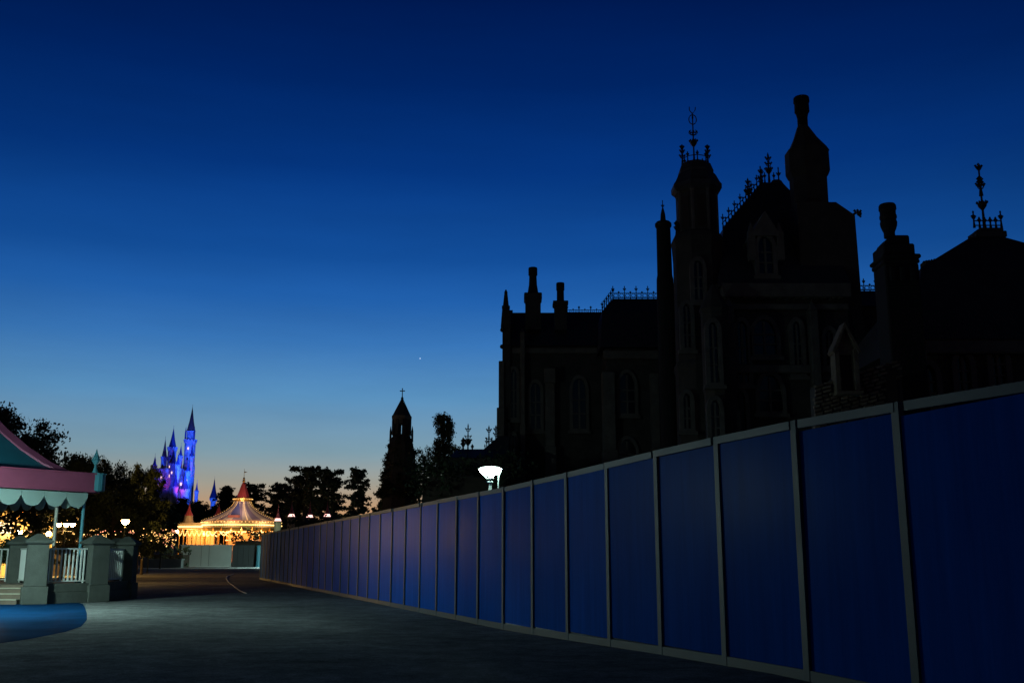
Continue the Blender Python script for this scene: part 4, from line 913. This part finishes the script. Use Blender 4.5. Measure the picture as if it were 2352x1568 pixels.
# ------------------------------------------------------------------ far castle, floodlit blue
def castle():
    Y = 330.0; s = Y / F; Z = lambda v: at(420, v, Y).z; X = lambda u: at(u, 1080, Y).x
    t = thing('castle', (X(420), Y, 0), 'distant pale castle with pointed spires floodlit in blue', 'castle')
    def tower(u, r, vtop, vcone, y=Y, roof='castle_roof', windows=2, corn=True, flare=1.0, drum=None):
        x = X(u)
        prof = [(r*s*1.12, 0), (r*s*1.12, Z(vtop + 60)), (r*s, Z(vtop + 52)), (r*s, Z(vtop + 7)), (r*s*1.18, Z(vtop + 3)), (r*s*1.18, Z(vtop))]
        w = MB().lathe(x, y, prof, 12).build('tower', 'castle_wall', t)
        mb = MB()
        for k in range(12):
            a = 6.283*k/12; mb.obox((x + r*s*1.1*math.cos(a), y + r*s*1.1*math.sin(a)), 0.35*r*s*0.7, 0.3*r*s, Z(vtop), Z(vtop - 2.6), a)
        mb.build('battlement', 'castle_wall', w)
        vb = vtop
        if drum:
            MB().lathe(x, y, [(r*s*0.72, Z(vtop)), (r*s*0.72, Z(vtop - drum + 2)), (r*s*0.9, Z(vtop - drum))], 12).build('drum', 'castle_wall', w); vb = vtop - drum
            for q in (-1, 1): MB().lathe(x + q*r*s*0.8, y - r*s*0.5, [(r*s*0.16, Z(vtop)), (r*s*0.16, Z(vb + 4)), (0.02, Z(vb - 10))], 8).build('pinnacle', 'castle_roof', w)
        rr = r*s*(0.80 if drum else 0.98)*flare
        MB().lathe(x, y, [(rr, Z(vb)), (rr*0.52, Z(vb + (vcone - vb)*0.38)), (rr*0.22, Z(vb + (vcone - vb)*0.72)), (0.05, Z(vcone + 3)), (0.03, Z(vcone - 4))], 12).build('spire', roof, t)
        for k in range(windows):
            v = vtop + 16 + 24*k; MB().box(x - 1.1*s, x + 1.1*s, y - r*s*1.16, y - r*s*0.6, Z(v + 5), Z(v)).build('window', 'castle_window' if (k + int(u)) % 3 == 1 else 'dark_glass', w)
        return w
    tower(433, 12.5, 1012, 932, drum=22, roof='castle_spire', windows=3); tower(402, 9.5, 1032, 984, Y - 4, windows=3); tower(380, 6.5, 1052, 1007, Y - 2, roof='castle_spire', windows=1)
    tower(445, 4.0, 1052, 1020, Y - 3, windows=0); tower(454, 5.5, 1090, 1066, Y - 10, windows=1); tower(390, 5.0, 1066, 1040, Y + 3, windows=0); tower(418, 6, 1072, 1046, Y - 9, windows=1)
    tower(424, 5, 1052, 1024, Y - 5, windows=0); tower(411, 7, 1066, 1034, Y - 6, windows=1); tower(440, 5, 1078, 1050, Y - 14, windows=0); tower(396, 5, 1092, 1066, Y - 16, windows=1)
    tower(463, 9, 1133, 1090, Y - 16, windows=0); tower(472, 4, 1132, 1108, Y - 8, windows=0); tower(447, 6, 1128, 1085, Y - 18, windows=0)
    tower(405, 8, 1120, 1082, Y - 22, windows=1); tower(374, 5, 1075, 1050, Y - 8, windows=0)
    w = MB().box(X(374), X(441), Y - 8, Y - 2, 0, Z(1082)).build('keep_wall', 'castle_wall', t)
    mb = MB()
    for k in range(16): mb.box(X(375 + 4*k), X(377 + 4*k), Y - 8, Y - 7, Z(1082), Z(1079.5))
    mb.build('battlement', 'castle_wall', w)
    for (u, v) in ((392, 1098), (410, 1094), (428, 1100), (436, 1112), (386, 1118), (420, 1120)):
        MB().box(X(u - 1.6), X(u + 1.6), Y - 8.2, Y - 7.9, Z(v + 6), Z(v)).build('window', 'castle_window', w)
    B = (0.02, 0.12, 1.0)
    for (u, v, y, tu, tv, P, c, an) in ((440, 1110, 300, 434, 1040, 56000, B, 40), (395, 1110, 296, 392, 1050, 22000, (0.03, 0.05, 1.0), 40), (425, 1130, 306, 425, 1085, 4200, (0.08, 0.07, 1.0), 70),
                            (470, 1140, 304, 462, 1100, 22000, B, 60), (376, 1120, 318, 378, 1060, 220, (1.0, 0.05, 0.2), 90), (412, 1125, 310, 416, 1105, 200, (1.0, 0.05, 0.15), 100), (449, 1090, 322, 446, 1050, 300, (1.0, 0.08, 0.2), 90)):
        spot('floodlight', at(u, v, y), at(tu, tv, Y), P, c, an, t)
    # detached turret right of the castle
    t2 = thing('turret', (X(493), Y - 40, 0), 'lone blue turret between castle and pine trees', 'turret')
    Y2 = Y - 40; s2 = Y2/F; x = at(493, 1100, Y2).x; Z2 = lambda v: at(493, v, Y2).z
    MB().lathe(x, Y2, [(6*s2, 0), (6*s2, Z2(1152)), (9*s2, Z2(1147)), (9*s2, Z2(1143))], 12).build('tower', 'castle_wall', t2)
    MB().lathe(x, Y2, [(9.5*s2, Z2(1143)), (5*s2, Z2(1128)), (2*s2, Z2(1112)), (0.2*s2, Z2(1098)), (0.1*s2, Z2(1092))], 12).build('spire', 'castle_roof', t2)
    spot('floodlight', (x + 2, Y2 - 14, 6), (x, Y2, Z2(1130)), 14000, B, 60, t2)
castle()

# ------------------------------------------------------------------ carousel
def carousel():
    Y = 165.0; s = Y / F; u0 = 555; Z = lambda v: at(u0, v, Y).z; x = at(u0, 1200, Y).x
    t = thing('carousel', (x, Y, 0), 'brightly lit carousel with striped flaring canopy and red spire', 'carousel')
    NS = 24; r0 = 6.1
    prof = [(6.1, Z(1197)), (5.4, Z(1192.5)), (4.3, Z(1187)), (3.3, Z(1180)), (2.4, Z(1172)), (1.7, Z(1164)), (1.35, Z(1157)), (1.25, Z(1151))]
    for k in range(NS):                                   # canopy gores, light and dark by turns
        a0, a1 = 6.283185*k/NS, 6.283185*(k+1)/NS; vs = []
        for (r, z) in prof: vs += [(x + r*math.cos(a0), Y + r*math.sin(a0), z), (x + r*math.cos(a1), Y + r*math.sin(a1), z)]
        MB().add(vs, [(2*i, 2*i+1, 2*i+3, 2*i+2) for i in range(len(prof)-1)]).build('canopy_gore', 'canvas_light' if k % 2 else 'canvas_dark', t)
    MB().lathe(x, Y, [(1.2, Z(1152)), (1.3, Z(1151)), (1.3, Z(1149)), (1.5, Z(1148)), (1.5, Z(1144)), (1.4, Z(1143))], 16).build('cornice', 'gold', t)
    for k in range(8):
        a0, a1 = 6.283185*k/8, 6.283185*(k+1)/8; vs = []
        for (r, z) in [(1.1, Z(1143)), (0.68, Z(1127)), (0.36, Z(1113)), (0.12, Z(1106))]: vs += [(x + r*math.cos(a0), Y + r*math.sin(a0), z), (x + r*math.cos(a1), Y + r*math.sin(a1), z)]
        MB().add(vs, [(2*i, 2*i+1, 2*i+3, 2*i+2) for i in range(3)]).build('spire_panel', 'red_roof', t)
    MB().lathe(x, Y, [(0.14, Z(1107)), (0.28, Z(1104)), (0.12, Z(1101)), (0.22, Z(1099)), (0.04, Z(1095)), (0.02, Z(1076))], 8).add([(x, Y, Z(1082)), (x + 0.5, Y + 0.1, Z(1083)), (x, Y, Z(1085.5))], [(0,1,2),(2,1,0)]).build('flag_pole', 'gold', t)
    # triangular gablet in the middle of the canopy
    yg = Y - 4.6
    MB().add([(x - 0.95, yg, Z(1192)), (x + 0.95, yg, Z(1192)), (x, yg + 2.5, Z(1152)), (x, Y - 2, Z(1192))], [(0,1,2),(0,2,3),(1,3,2)]).build('gablet', 'castle_roof', t)
    MB().box(x - 0.9, x + 0.9, yg - 0.3, yg - 0.05, Z(1197), Z(1185)).build('gablet_board', 'rose', t)
    # rounding boards and their rows of bulbs
    zt, zb = Z(1199), Z(1213)
    for k in range(NS):
        a = 6.283185*(k + 0.5)/NS; c = (x + 6.0*math.cos(a), Y + 6.0*math.sin(a))
        b = MB().obox(c, 0.15, 1.54, zb, zt, a).build('rounding_board', 'cream', t)
        MB().obox((x + 5.9*math.cos(a), Y + 5.9*math.sin(a)), 0.1, 1.2, zb - 0.5, zb - 0.002, a, (0.1, 1.5)).build('scallop', 'gold', b)
    def bulbs(name, pts, r, m, kind='stuff'):
        mb = MB()
        for p in pts: mb.octa(p, r)
        o = mb.build(name, m, t); o['kind'] = kind; return o
    ring = lambda r, z, n: [(x + r*math.cos(6.283*k/n), Y + r*math.sin(6.283*k/n), z) for k in range(n)]
    bulbs('bulb_row', ring(6.2, Z(1200), 72), 0.09, 'bulb'); bulbs('bulb_row', ring(6.2, Z(1207), 130), 0.13, 'bulb_hot')
    arch = [(x + 5.7*math.cos(a), Y + 5.7*math.sin(a), Z(1219) - 0.75*abs(math.sin(a*8))**2) for a in [6.283*k/150 for k in range(150)]]
    bulbs('bulb_row', arch, 0.13, 'bulb_hot'); bulbs('bulb_row', ring(1.53, Z(1146), 32), 0.07, 'bulb'); bulbs('bulb_row', ring(2.3, Z(1222), 30), 0.12, 'bulb_hot'); bulbs('bulb_row', ring(2.3, Z(1240), 30), 0.1, 'bulb_rose')
    for k in range(8):                                     # bulb lines up the canopy ribs
        a = 6.283*(k + 0.5)/8; pts = []
        for i in range(len(prof)-1):
            for q in (0, 0.33, 0.66): 
                r = prof[i][0] + (prof[i+1][0]-prof[i][0])*q; z = prof[i][1] + (prof[i+1][1]-prof[i][1])*q; pts.append((x + (r+0.06)*math.cos(a), Y + (r+0.06)*math.sin(a), z + 0.08))
        bulbs('bulb_row', pts, 0.05, 'bulb')
    MB().lathe(x, Y, [(6.2, 0), (6.2, 0.6), (6.0, 0.7)], 24).build('platform', 'rose', t)
    MB().lathe(x, Y, [(2.0, 0.7), (2.0, Z(1225)), (2.3, Z(1222)), (2.3, Z(1214))], 12).build('centre_drum', 'cream', t)
    for k in range(12):
        a = 6.283*k/12 + 0.13; MB().lathe(x + 5.75*math.cos(a), Y + 5.75*math.sin(a), [(0.07, 0.7), (0.07, zb)], 6).build('column', 'gold', t)
    hm = MB()                                               # horse: barrel, neck, head, legs, tail, saddle pole
    hm.tube([(-0.55,0,1.25),(-0.2,0,1.2),(0.2,0,1.2),(0.5,0,1.3)], 0.24, 8, 0.22).tube([(0.45,0,1.32),(0.72,0,1.7),(0.8,0,1.85)], 0.17, 7, 0.11).tube([(0.76,0,1.88),(1.0,0,1.72),(1.12,0,1.62)], 0.11, 6, 0.07)
    for (lx, ly, fx) in ((-0.5,0.13,-0.75),(-0.45,-0.13,-0.3),(0.45,0.13,0.85),(0.4,-0.13,0.65)): hm.tube([(lx,ly,1.15),((lx+fx)/2,ly,0.8),(fx,ly,0.45)], 0.085, 5, 0.04)
    hm.tube([(-0.72,0,1.3),(-0.95,0,1.15),(-1.0,0,0.8)], 0.06, 5, 0.03).octa((0.78,0.06,2.0), 0.06)
    horse = mesh_only(hm, 'horse', 'horse'); pole = mesh_only(MB().lathe(0, 0, [(0.035, 0.0), (0.035, 4.3)], 6), 'pole', 'gold'); sad = mesh_only(MB().box(-0.25, 0.2, -0.26, 0.26, 1.36, 1.48), 'saddle', 'rose')
    n = 0
    for (rr, cnt) in ((5.0, 16), (3.6, 11)):
        for k in range(cnt):
            a = 6.283*k/cnt + rr; lz = 0.75 + 0.35*math.sin(k*2.1 + rr); loc = (rr*math.cos(a), rr*math.sin(a), lz)
            h = inst(horse, 'horse', t, loc, (0, 0, a + R(90))); inst(pole, 'pole', h, (0, 0, 0.0)); inst(sad, 'saddle', h, (0, 0, 0))
    for a in (200, 250, 290, 340): point('canopy_lamp', (x + 4.4*math.cos(R(a)), Y + 4.4*math.sin(R(a)), Z(1216)), 420, (1.0, 0.40, 0.11), 0.3, t)
    for a in (225, 270, 315): point('eave_lamp', (x + 7.2*math.cos(R(a)), Y + 7.2*math.sin(R(a)), Z(1196)), 150, (1.0, 0.60, 0.30), 0.2, t)
    point('spire_lamp', (x + 0.6, Y - 4.2, Z(1150)), 200, (1.0, 0.6, 0.5), 0.2, t)
    # ---- lit arcade to the left of the carousel
    u1, u2 = 409, 474; Ya = 162.0; xa, xb = at(u1, 1210, Ya).x, at(u2, 1210, Ya).x; Za = lambda v: at(450, v, Ya).z
    g = thing('arcade', ((xa+xb)/2, Ya, 0), 'gold lit arcade with twin spired turrets left of carousel', 'arcade')
    MB().box(xa, xb, Ya, Ya + 5, Za(1214), Za(1203)).box(xa - 0.2, xb + 0.2, Ya - 0.2, Ya + 5.2, Za(1203), Za(1200)).build('fascia', 'cream', g)
    MB().box(xa, xb, Ya + 4.5, Ya + 5, 0, Za(1214) - 0.01).build('back_wall', 'cream', g)
    for k in range(7):
        xx = xa + 0.2 + (xb - xa - 0.4)*k/6; MB().lathe(xx, Ya + 0.2, [(0.12, 0), (0.09, 0.4), (0.09, Za(1218)), (0.2, Za(1215))], 8).build('column', 'gold', g)
    mb = MB()
    for k in range(44): mb.octa((xa + (xb-xa)*k/43, Ya - 0.12, Za(1209)), 0.12)
    o = mb.build('bulb_row', 'bulb_hot', g); o['kind'] = 'stuff'
    mb = MB()
    for k in range(66): mb.octa((xa + (xb-xa)*k/65, Ya - 0.05, Za(1216) - 0.9*abs(math.sin(k*math.pi/11))), 0.11)
    o = mb.build('bulb_row', 'bulb', g); o['kind'] = 'stuff'
    for (u, vt) in ((434, 1156), (502, 1160)):
        Yq = Ya + 2 + (0 if u < 450 else 8); xq = at(u, 1180, Yq).x; Zq = lambda v: at(450, v, Yq).z; sq = Yq/F
        q = MB().lathe(xq, Yq, [(13*sq, Zq(1202)), (10*sq, Zq(1192)), (9*sq, Zq(1184))], 8, R(22.5)).build('turret', 'cream', g)
        MB().lathe(xq, Yq, [(10.5*sq, Zq(1184)), (6*sq, Zq(1176)), (2.5*sq, Zq(1166)), (0.5*sq, Zq(vt)), (0.2*sq, Zq(vt - 6))], 8, R(22.5)).build('turret_roof', 'red_roof', q)
        MB().lathe(xq, Yq, [(9.3*sq, Zq(1191)), (8.9*sq, Zq(1185))], 8, R(22.5)).build('turret_light', 'lantern_pink', q)
    for k in range(2): point('arcade_lamp', (xa + (xb-xa)*(0.3 + 0.5*k), Ya + 2.2, Za(1222)), 420, (1.0, 0.42, 0.11), 0.3, g)
    point('arcade_lamp', ((xa+xb)/2, Ya - 3.0, Za(1186)), 150, (1.0, 0.5, 0.16), 0.3, g)
    return t
carousel()

# small spired kiosks right of the carousel
def kiosk(u, v, Y, label):
    x = at(u, v, Y).x; Z = lambda q: at(u, q, Y).z; s = Y/F
    t = thing('spired_kiosk', (x, Y, 0), label, 'kiosk', 'spired kiosks right of the carousel')
    MB().lathe(x, Y, [(8*s, 0), (8*s, Z(v + 42)), (10*s, Z(v + 40)), (8.5*s, Z(v + 38))], 8, R(22.5)).build('body', 'cream', t)
    MB().lathe(x, Y, [(8*s, Z(v + 38)), (5.5*s, Z(v + 32))], 8, R(22.5)).build('lantern', 'lantern_pink', t)
    MB().lathe(x, Y, [(6.5*s, Z(v + 32)), (3.5*s, Z(v + 24)), (1.2*s, Z(v + 14)), (0.5*s, Z(v + 8)), (0.25*s, Z(v))], 8, R(22.5)).build('roof', 'red_roof', t)
kiosk(640, 1158, 150, 'thin dim kiosk spire beside the carousel eave'); kiosk(671, 1148, 118, 'leftmost bright pink kiosk spire over the dark hedge'); kiosk(713, 1150, 122, 'middle pink kiosk spire over the dark hedge'); kiosk(753, 1148, 116, 'rightmost pink kiosk spire over the dark hedge')

# ------------------------------------------------------------------ cream house and lights at the left
def house():
    Y = 82.0; x0, x1 = at(-90, 1200, Y).x, at(128, 1200, Y).x; Z = lambda v: at(60, v, Y).z
    t = thing('cream_house', ((x0+x1)/2, Y, 0), 'cream plastered house glowing yellow behind the trees', 'house')
    MB().box(x0, x1, Y, Y + 8, 0, Z(1172)).build('wall', 'cream', t)
    MB().box(x0 - 0.2, x1 + 0.2, Y - 0.25, Y - 0.003, Z(1203), Z(1198)).build('string_course', 'tread', t)
    MB().add([(x0-0.5, Y-0.5, Z(1172)), (x1+0.5, Y-0.5, Z(1172)), (x1+0.5, Y+8.5, Z(1172)), (x0-0.5, Y+8.5, Z(1172)), (x0+4, Y+4, Z(1140)), (x1-3, Y+4, Z(1140))], [(0,1,5,4),(1,2,5),(2,3,4,5),(3,0,4),(3,2,1,0)]).build('roof', 'cream_roof', t)
    for (u, v0, v1, w) in ((22, 1180, 1196, 10), (62, 1180, 1196, 10), (100, 1180, 1196, 10), (64, 1215, 1250, 12), (104, 1215, 1250, 12), (5, 1262, 1276, 7), (16, 1262, 1276, 7)):
        a, b = at(u - w/2, v0, Y).x, at(u + w/2, v0, Y).x
        f = MB().box(a - 0.12, b + 0.12, Y - 0.12, Y - 0.004, Z(v1) - 0.12, Z(v0) + 0.12).build('window', 'tread', t)
        MB().box(a, b, Y - 0.14, Y - 0.122, Z(v1), Z(v0)).build('pane', 'lit_window' if u != 62 else 'dark_glass', f)
        MB().box((a+b)/2 - 0.04, (a+b)/2 + 0.04, Y - 0.17, Y - 0.141, Z(v1), Z(v0)).build('mullion', 'tread', f)
    # bright lit canopy over the door
    a, b = at(3, 1200, Y).x, at(32, 1200, Y).x
    c = MB().box(a - 0.1, b + 0.1, Y - 1.0, Y - 0.01, Z(1199), Z(1195)).build('door_canopy', 'tread', t)
    MB().box(a, b, Y - 0.9, Y - 0.2, Z(1224), Z(1199) - 0.002).build('lit_sign', 'lit_sign', c)
    MB().box(a + 0.3, b - 0.3, Y - 0.95, Y - 0.901, Z(1205), Z(1202.5)).build('sign_bar', 'wood_dark', c)
    point('door_lamp', (at(20, 1215, Y - 4).x, Y - 5, Z(1225)), 3000, (1.0, 0.54, 0.13), 0.4, t)
    point('wall_lamp', (at(80, 1215, Y - 4).x, Y - 4, Z(1236)), 2200, (1.0, 0.54, 0.13), 0.3, t)
house()

def bowl_cluster(u, v, Y, offs, w, label, warm='lamp_warm'):
    p = at(u, v, Y); t = thing('lamp_post', (p.x, Y, 0), label, 'lamp post', 'warm lamp posts along the far path')
    MB().lathe(p.x, Y, [(0.14, 0), (0.12, 0.5), (0.05, 0.6), (0.045, p.z - 0.35), (0.09, p.z - 0.33), (0.05, p.z - 0.28), (0.04, p.z - 0.1)], 10).build('pole', 'lamp_dark', t)
    for o in offs:
        x = p.x + o; b = MB().lathe(x, Y, [(0.14*w, p.z - 0.34*w), (0.36*w, p.z - 0.18*w), (0.47*w, p.z + 0.06*w), (0.5*w, p.z + 0.24*w)], 14).build('bowl', warm, t, smooth=True)
        MB().lathe(x, Y, [(0.53*w, p.z + 0.245*w), (0.5*w, p.z + 0.28*w), (0.1*w, p.z + 0.36*w)], 14).build('hood', 'lamp_dark', b)
        if o: MB().tube([(p.x, Y, p.z - 0.33), (x, Y, p.z - 0.33), (x, Y, p.z - 0.28*w)], 0.02, 5).build('arm', 'lamp_dark', t)
bowl_cluster(150, 1205, 54, (-0.34, 0.06, 0.38), 0.27, 'lamp post with three glowing bowls behind the pavilion post')
bowl_cluster(288, 1198, 60, (0,), 0.44, 'lamp post with one large glowing bowl right of the pavilion')
def globe_lamp(u, v, Y, r, label, m='globe_warm'):
    p = at(u, v, Y); t = thing('globe_lamp', (p.x, Y, 0), label, 'lamp post', 'globe lamps along the far path')
    MB().lathe(p.x, Y, [(0.12, 0), (0.05, 0.4), (0.05, p.z - r), (0.12, p.z - r*0.9)], 8).build('pole', 'lamp_dark', t)
    MB().ball((p.x, Y, p.z), r, 14, 8).build('globe', m, t, smooth=True)
globe_lamp(112, 1225, 57, 0.13, 'small globe lamp left of the three-bowl lamp post', 'lamp_warm'); globe_lamp(46, 1221, 58, 0.13, 'small globe lamp under the mint valance near house sign', 'lamp_warm')
globe_lamp(405, 1221, 140, 0.30, 'white globe lamp beside the arcade above white gate'); globe_lamp(319, 1229, 90, 0.17, 'small globe lamp left of the dark spreading tree'); globe_lamp(343, 1247, 95, 0.15, 'lowest small globe lamp above the low wall')

def string_lights():
    r = random.Random(3); groups = [('bulb', []), ('bulb_hot', []), ('bulb_rose', [])]
    for k in range(520):
        u = r.uniform(-5, 405); Y = r.uniform(58, 118); f = r.random()
        v = 1190 + 62 * f if u < 190 else 1212 + 42 * (f ** 0.7)
        if r.random() < 0.4: v = 1228 + r.gauss(0, 6)
        p = at(u, v, Y); sz = Y * r.choice((0.0003, 0.00038, 0.00045, 0.0006, 0.0008))
        g = groups[0 if r.random() < 0.62 else (1 if r.random() < 0.45 else 2)][1]; g.append((p, sz))
        if r.random() < 0.3:
            for q in range(3): g.append((at(u + r.uniform(-6, 6), v + r.uniform(-4, 4), Y), sz * 0.8))
    for (m, pts) in groups:
        mb = MB()
        for p, sz in pts: mb.octa(p, sz)
        tag(mb.build('string_lights', m), {'bulb': 'scattered amber fairy lights in the far trees', 'bulb_hot': 'brighter yellow fairy lights in the far trees', 'bulb_rose': 'small reddish fairy lights in the far trees'}[m], 'fairy lights', kind='stuff')
string_lights()
for (u, v, Y, P) in ((60, 1225, 61, 220), (140, 1222, 70, 260), (215, 1226, 74, 120), (330, 1236, 86, 90)):
    pass

# ------------------------------------------------------------------ far end of the path: white gate, dark panel, teal post, low wall
def far_end():
    Y = 150.0; x0, x1 = at(415, 1276, Y).x, at(532, 1276, Y).x
    t = thing('white_gate', ((x0+x1)/2, Y, 0), 'pale panelled site gate closing the far end of the path', 'gate')
    us = [415, 462, 479.5, 532]
    for i in range(3):
        a, b = at(us[i], 1276, Y).x, at(us[i+1], 1276, Y).x; MB().box(a + 0.025, b - 0.025, Y, Y + 0.06, 0.12, 3.0).build('panel', 'white_panel', t, bevel=0.01)
    MB().box(x0, x1, Y + 0.08, Y + 0.14, 0.0, 2.98).build('backing', 'dark_panel', t)
    MB().box(x0 - 0.1, x1 + 0.1, Y - 0.05, Y + 0.16, 3.003, 3.1).build('top_rail', 'white_panel', t)
    MB().box(x0, x1, Y - 0.5, Y + 0.1, 0.0, 0.117).build('kerb', 'rail_white', t)
    xd0, xd1 = at(533, 1276, Y).x, at(584, 1276, Y).x
    d = thing('dark_fence_panel', ((xd0+xd1)/2, Y, 0), 'dark solid fence panel right of the white gate', 'fence')
    n = 4
    for k in range(n):
        a = xd0 + (xd1 - xd0)*k/n; MB().box(a + 0.02, a + (xd1-xd0)/n - 0.02, Y + 0.02, Y + 0.09, 0, 2.95).build('panel', 'dark_panel', d)
    MB().box(xd0, xd1, Y - 0.04, Y + 0.14, 2.953, 3.05).build('top_rail', 'dark_panel', d)
    p = at(595, 1276, 148); c = thing('teal_post', (p.x, 148, 0), 'round teal post beside the far end of the hoarding', 'post')
    MB().lathe(p.x, 148, [(0.42, 0), (0.42, 0.15), (0.36, 0.2), (0.36, 2.85)], 16).build('shaft', 'cyan_post', c); MB().lathe(p.x, 148, [(0.42, 2.852), (0.44, 2.92), (0.30, 3.02)], 16).build('cap', 'cyan_post', c)
    a, b = at(322, 1276, 138).x, at(417, 1276, 138).x
    w = thing('low_wall', ((a+b)/2, 138, 0), 'low grey planter wall left of the white gate', 'wall')
    MB().box(a, b, 138, 139, 0, 1.0).build('body', 'low_wall', w); MB().box(a - 0.1, b + 0.1, 137.9, 139.1, 1.003, 1.16).build('coping', 'low_wall', w)
    hedge('hedge', a, b, 140, 144, 2.4, 'dark planting behind the low grey wall', 51, dens=10, size=0.2)
    a, b = at(528, 1240, 153).x, at(612, 1240, 153).x
    hedge('hedge', a, b, 153, 157, 4.4, 'dark bushes in front of the carousel, right side', 52, dens=10, size=0.22, bumps=0.7)
    # clipped dome bush on the terrace
    p = at(42, 1240, 40.5); t = thing('dome_bush', (p.x, 40.5, 0.6), 'clipped dome bush behind the terrace railing', 'bush')
    MB().tube([(p.x, 40.5, 0.6), (p.x, 40.5, 1.4)], 0.06, 6).build('stem', 'bark', t)
    r = np.random.default_rng(8); n = 50; d = r.normal(size=(n, 3)); d /= np.linalg.norm(d, axis=1)[:, None]; d[:, 2] = np.abs(d[:, 2]) * 1.0
    V, Fq = leaf_cloud(d * np.array([0.85, 0.7, 1.0]) * 0.8 + np.array([0, 0, 0.75]), np.full(n, 0.26), 900, 0.05, 8); crown_obj(V, Fq, 'leaf', t).name = 'foliage'
    # hose lying on the asphalt
    pts = [gat(u, v) + Vector((0, 0, 0.025)) for (u, v) in ((536, 1318), (522, 1323), (519, 1329), (526, 1338), (540, 1349), (552, 1358), (566, 1363))]
    tag(MB().tube(pts, 0.02, 5).build('hose', 'cable'), 'pale hose lying across the asphalt path', 'hose')
far_end()
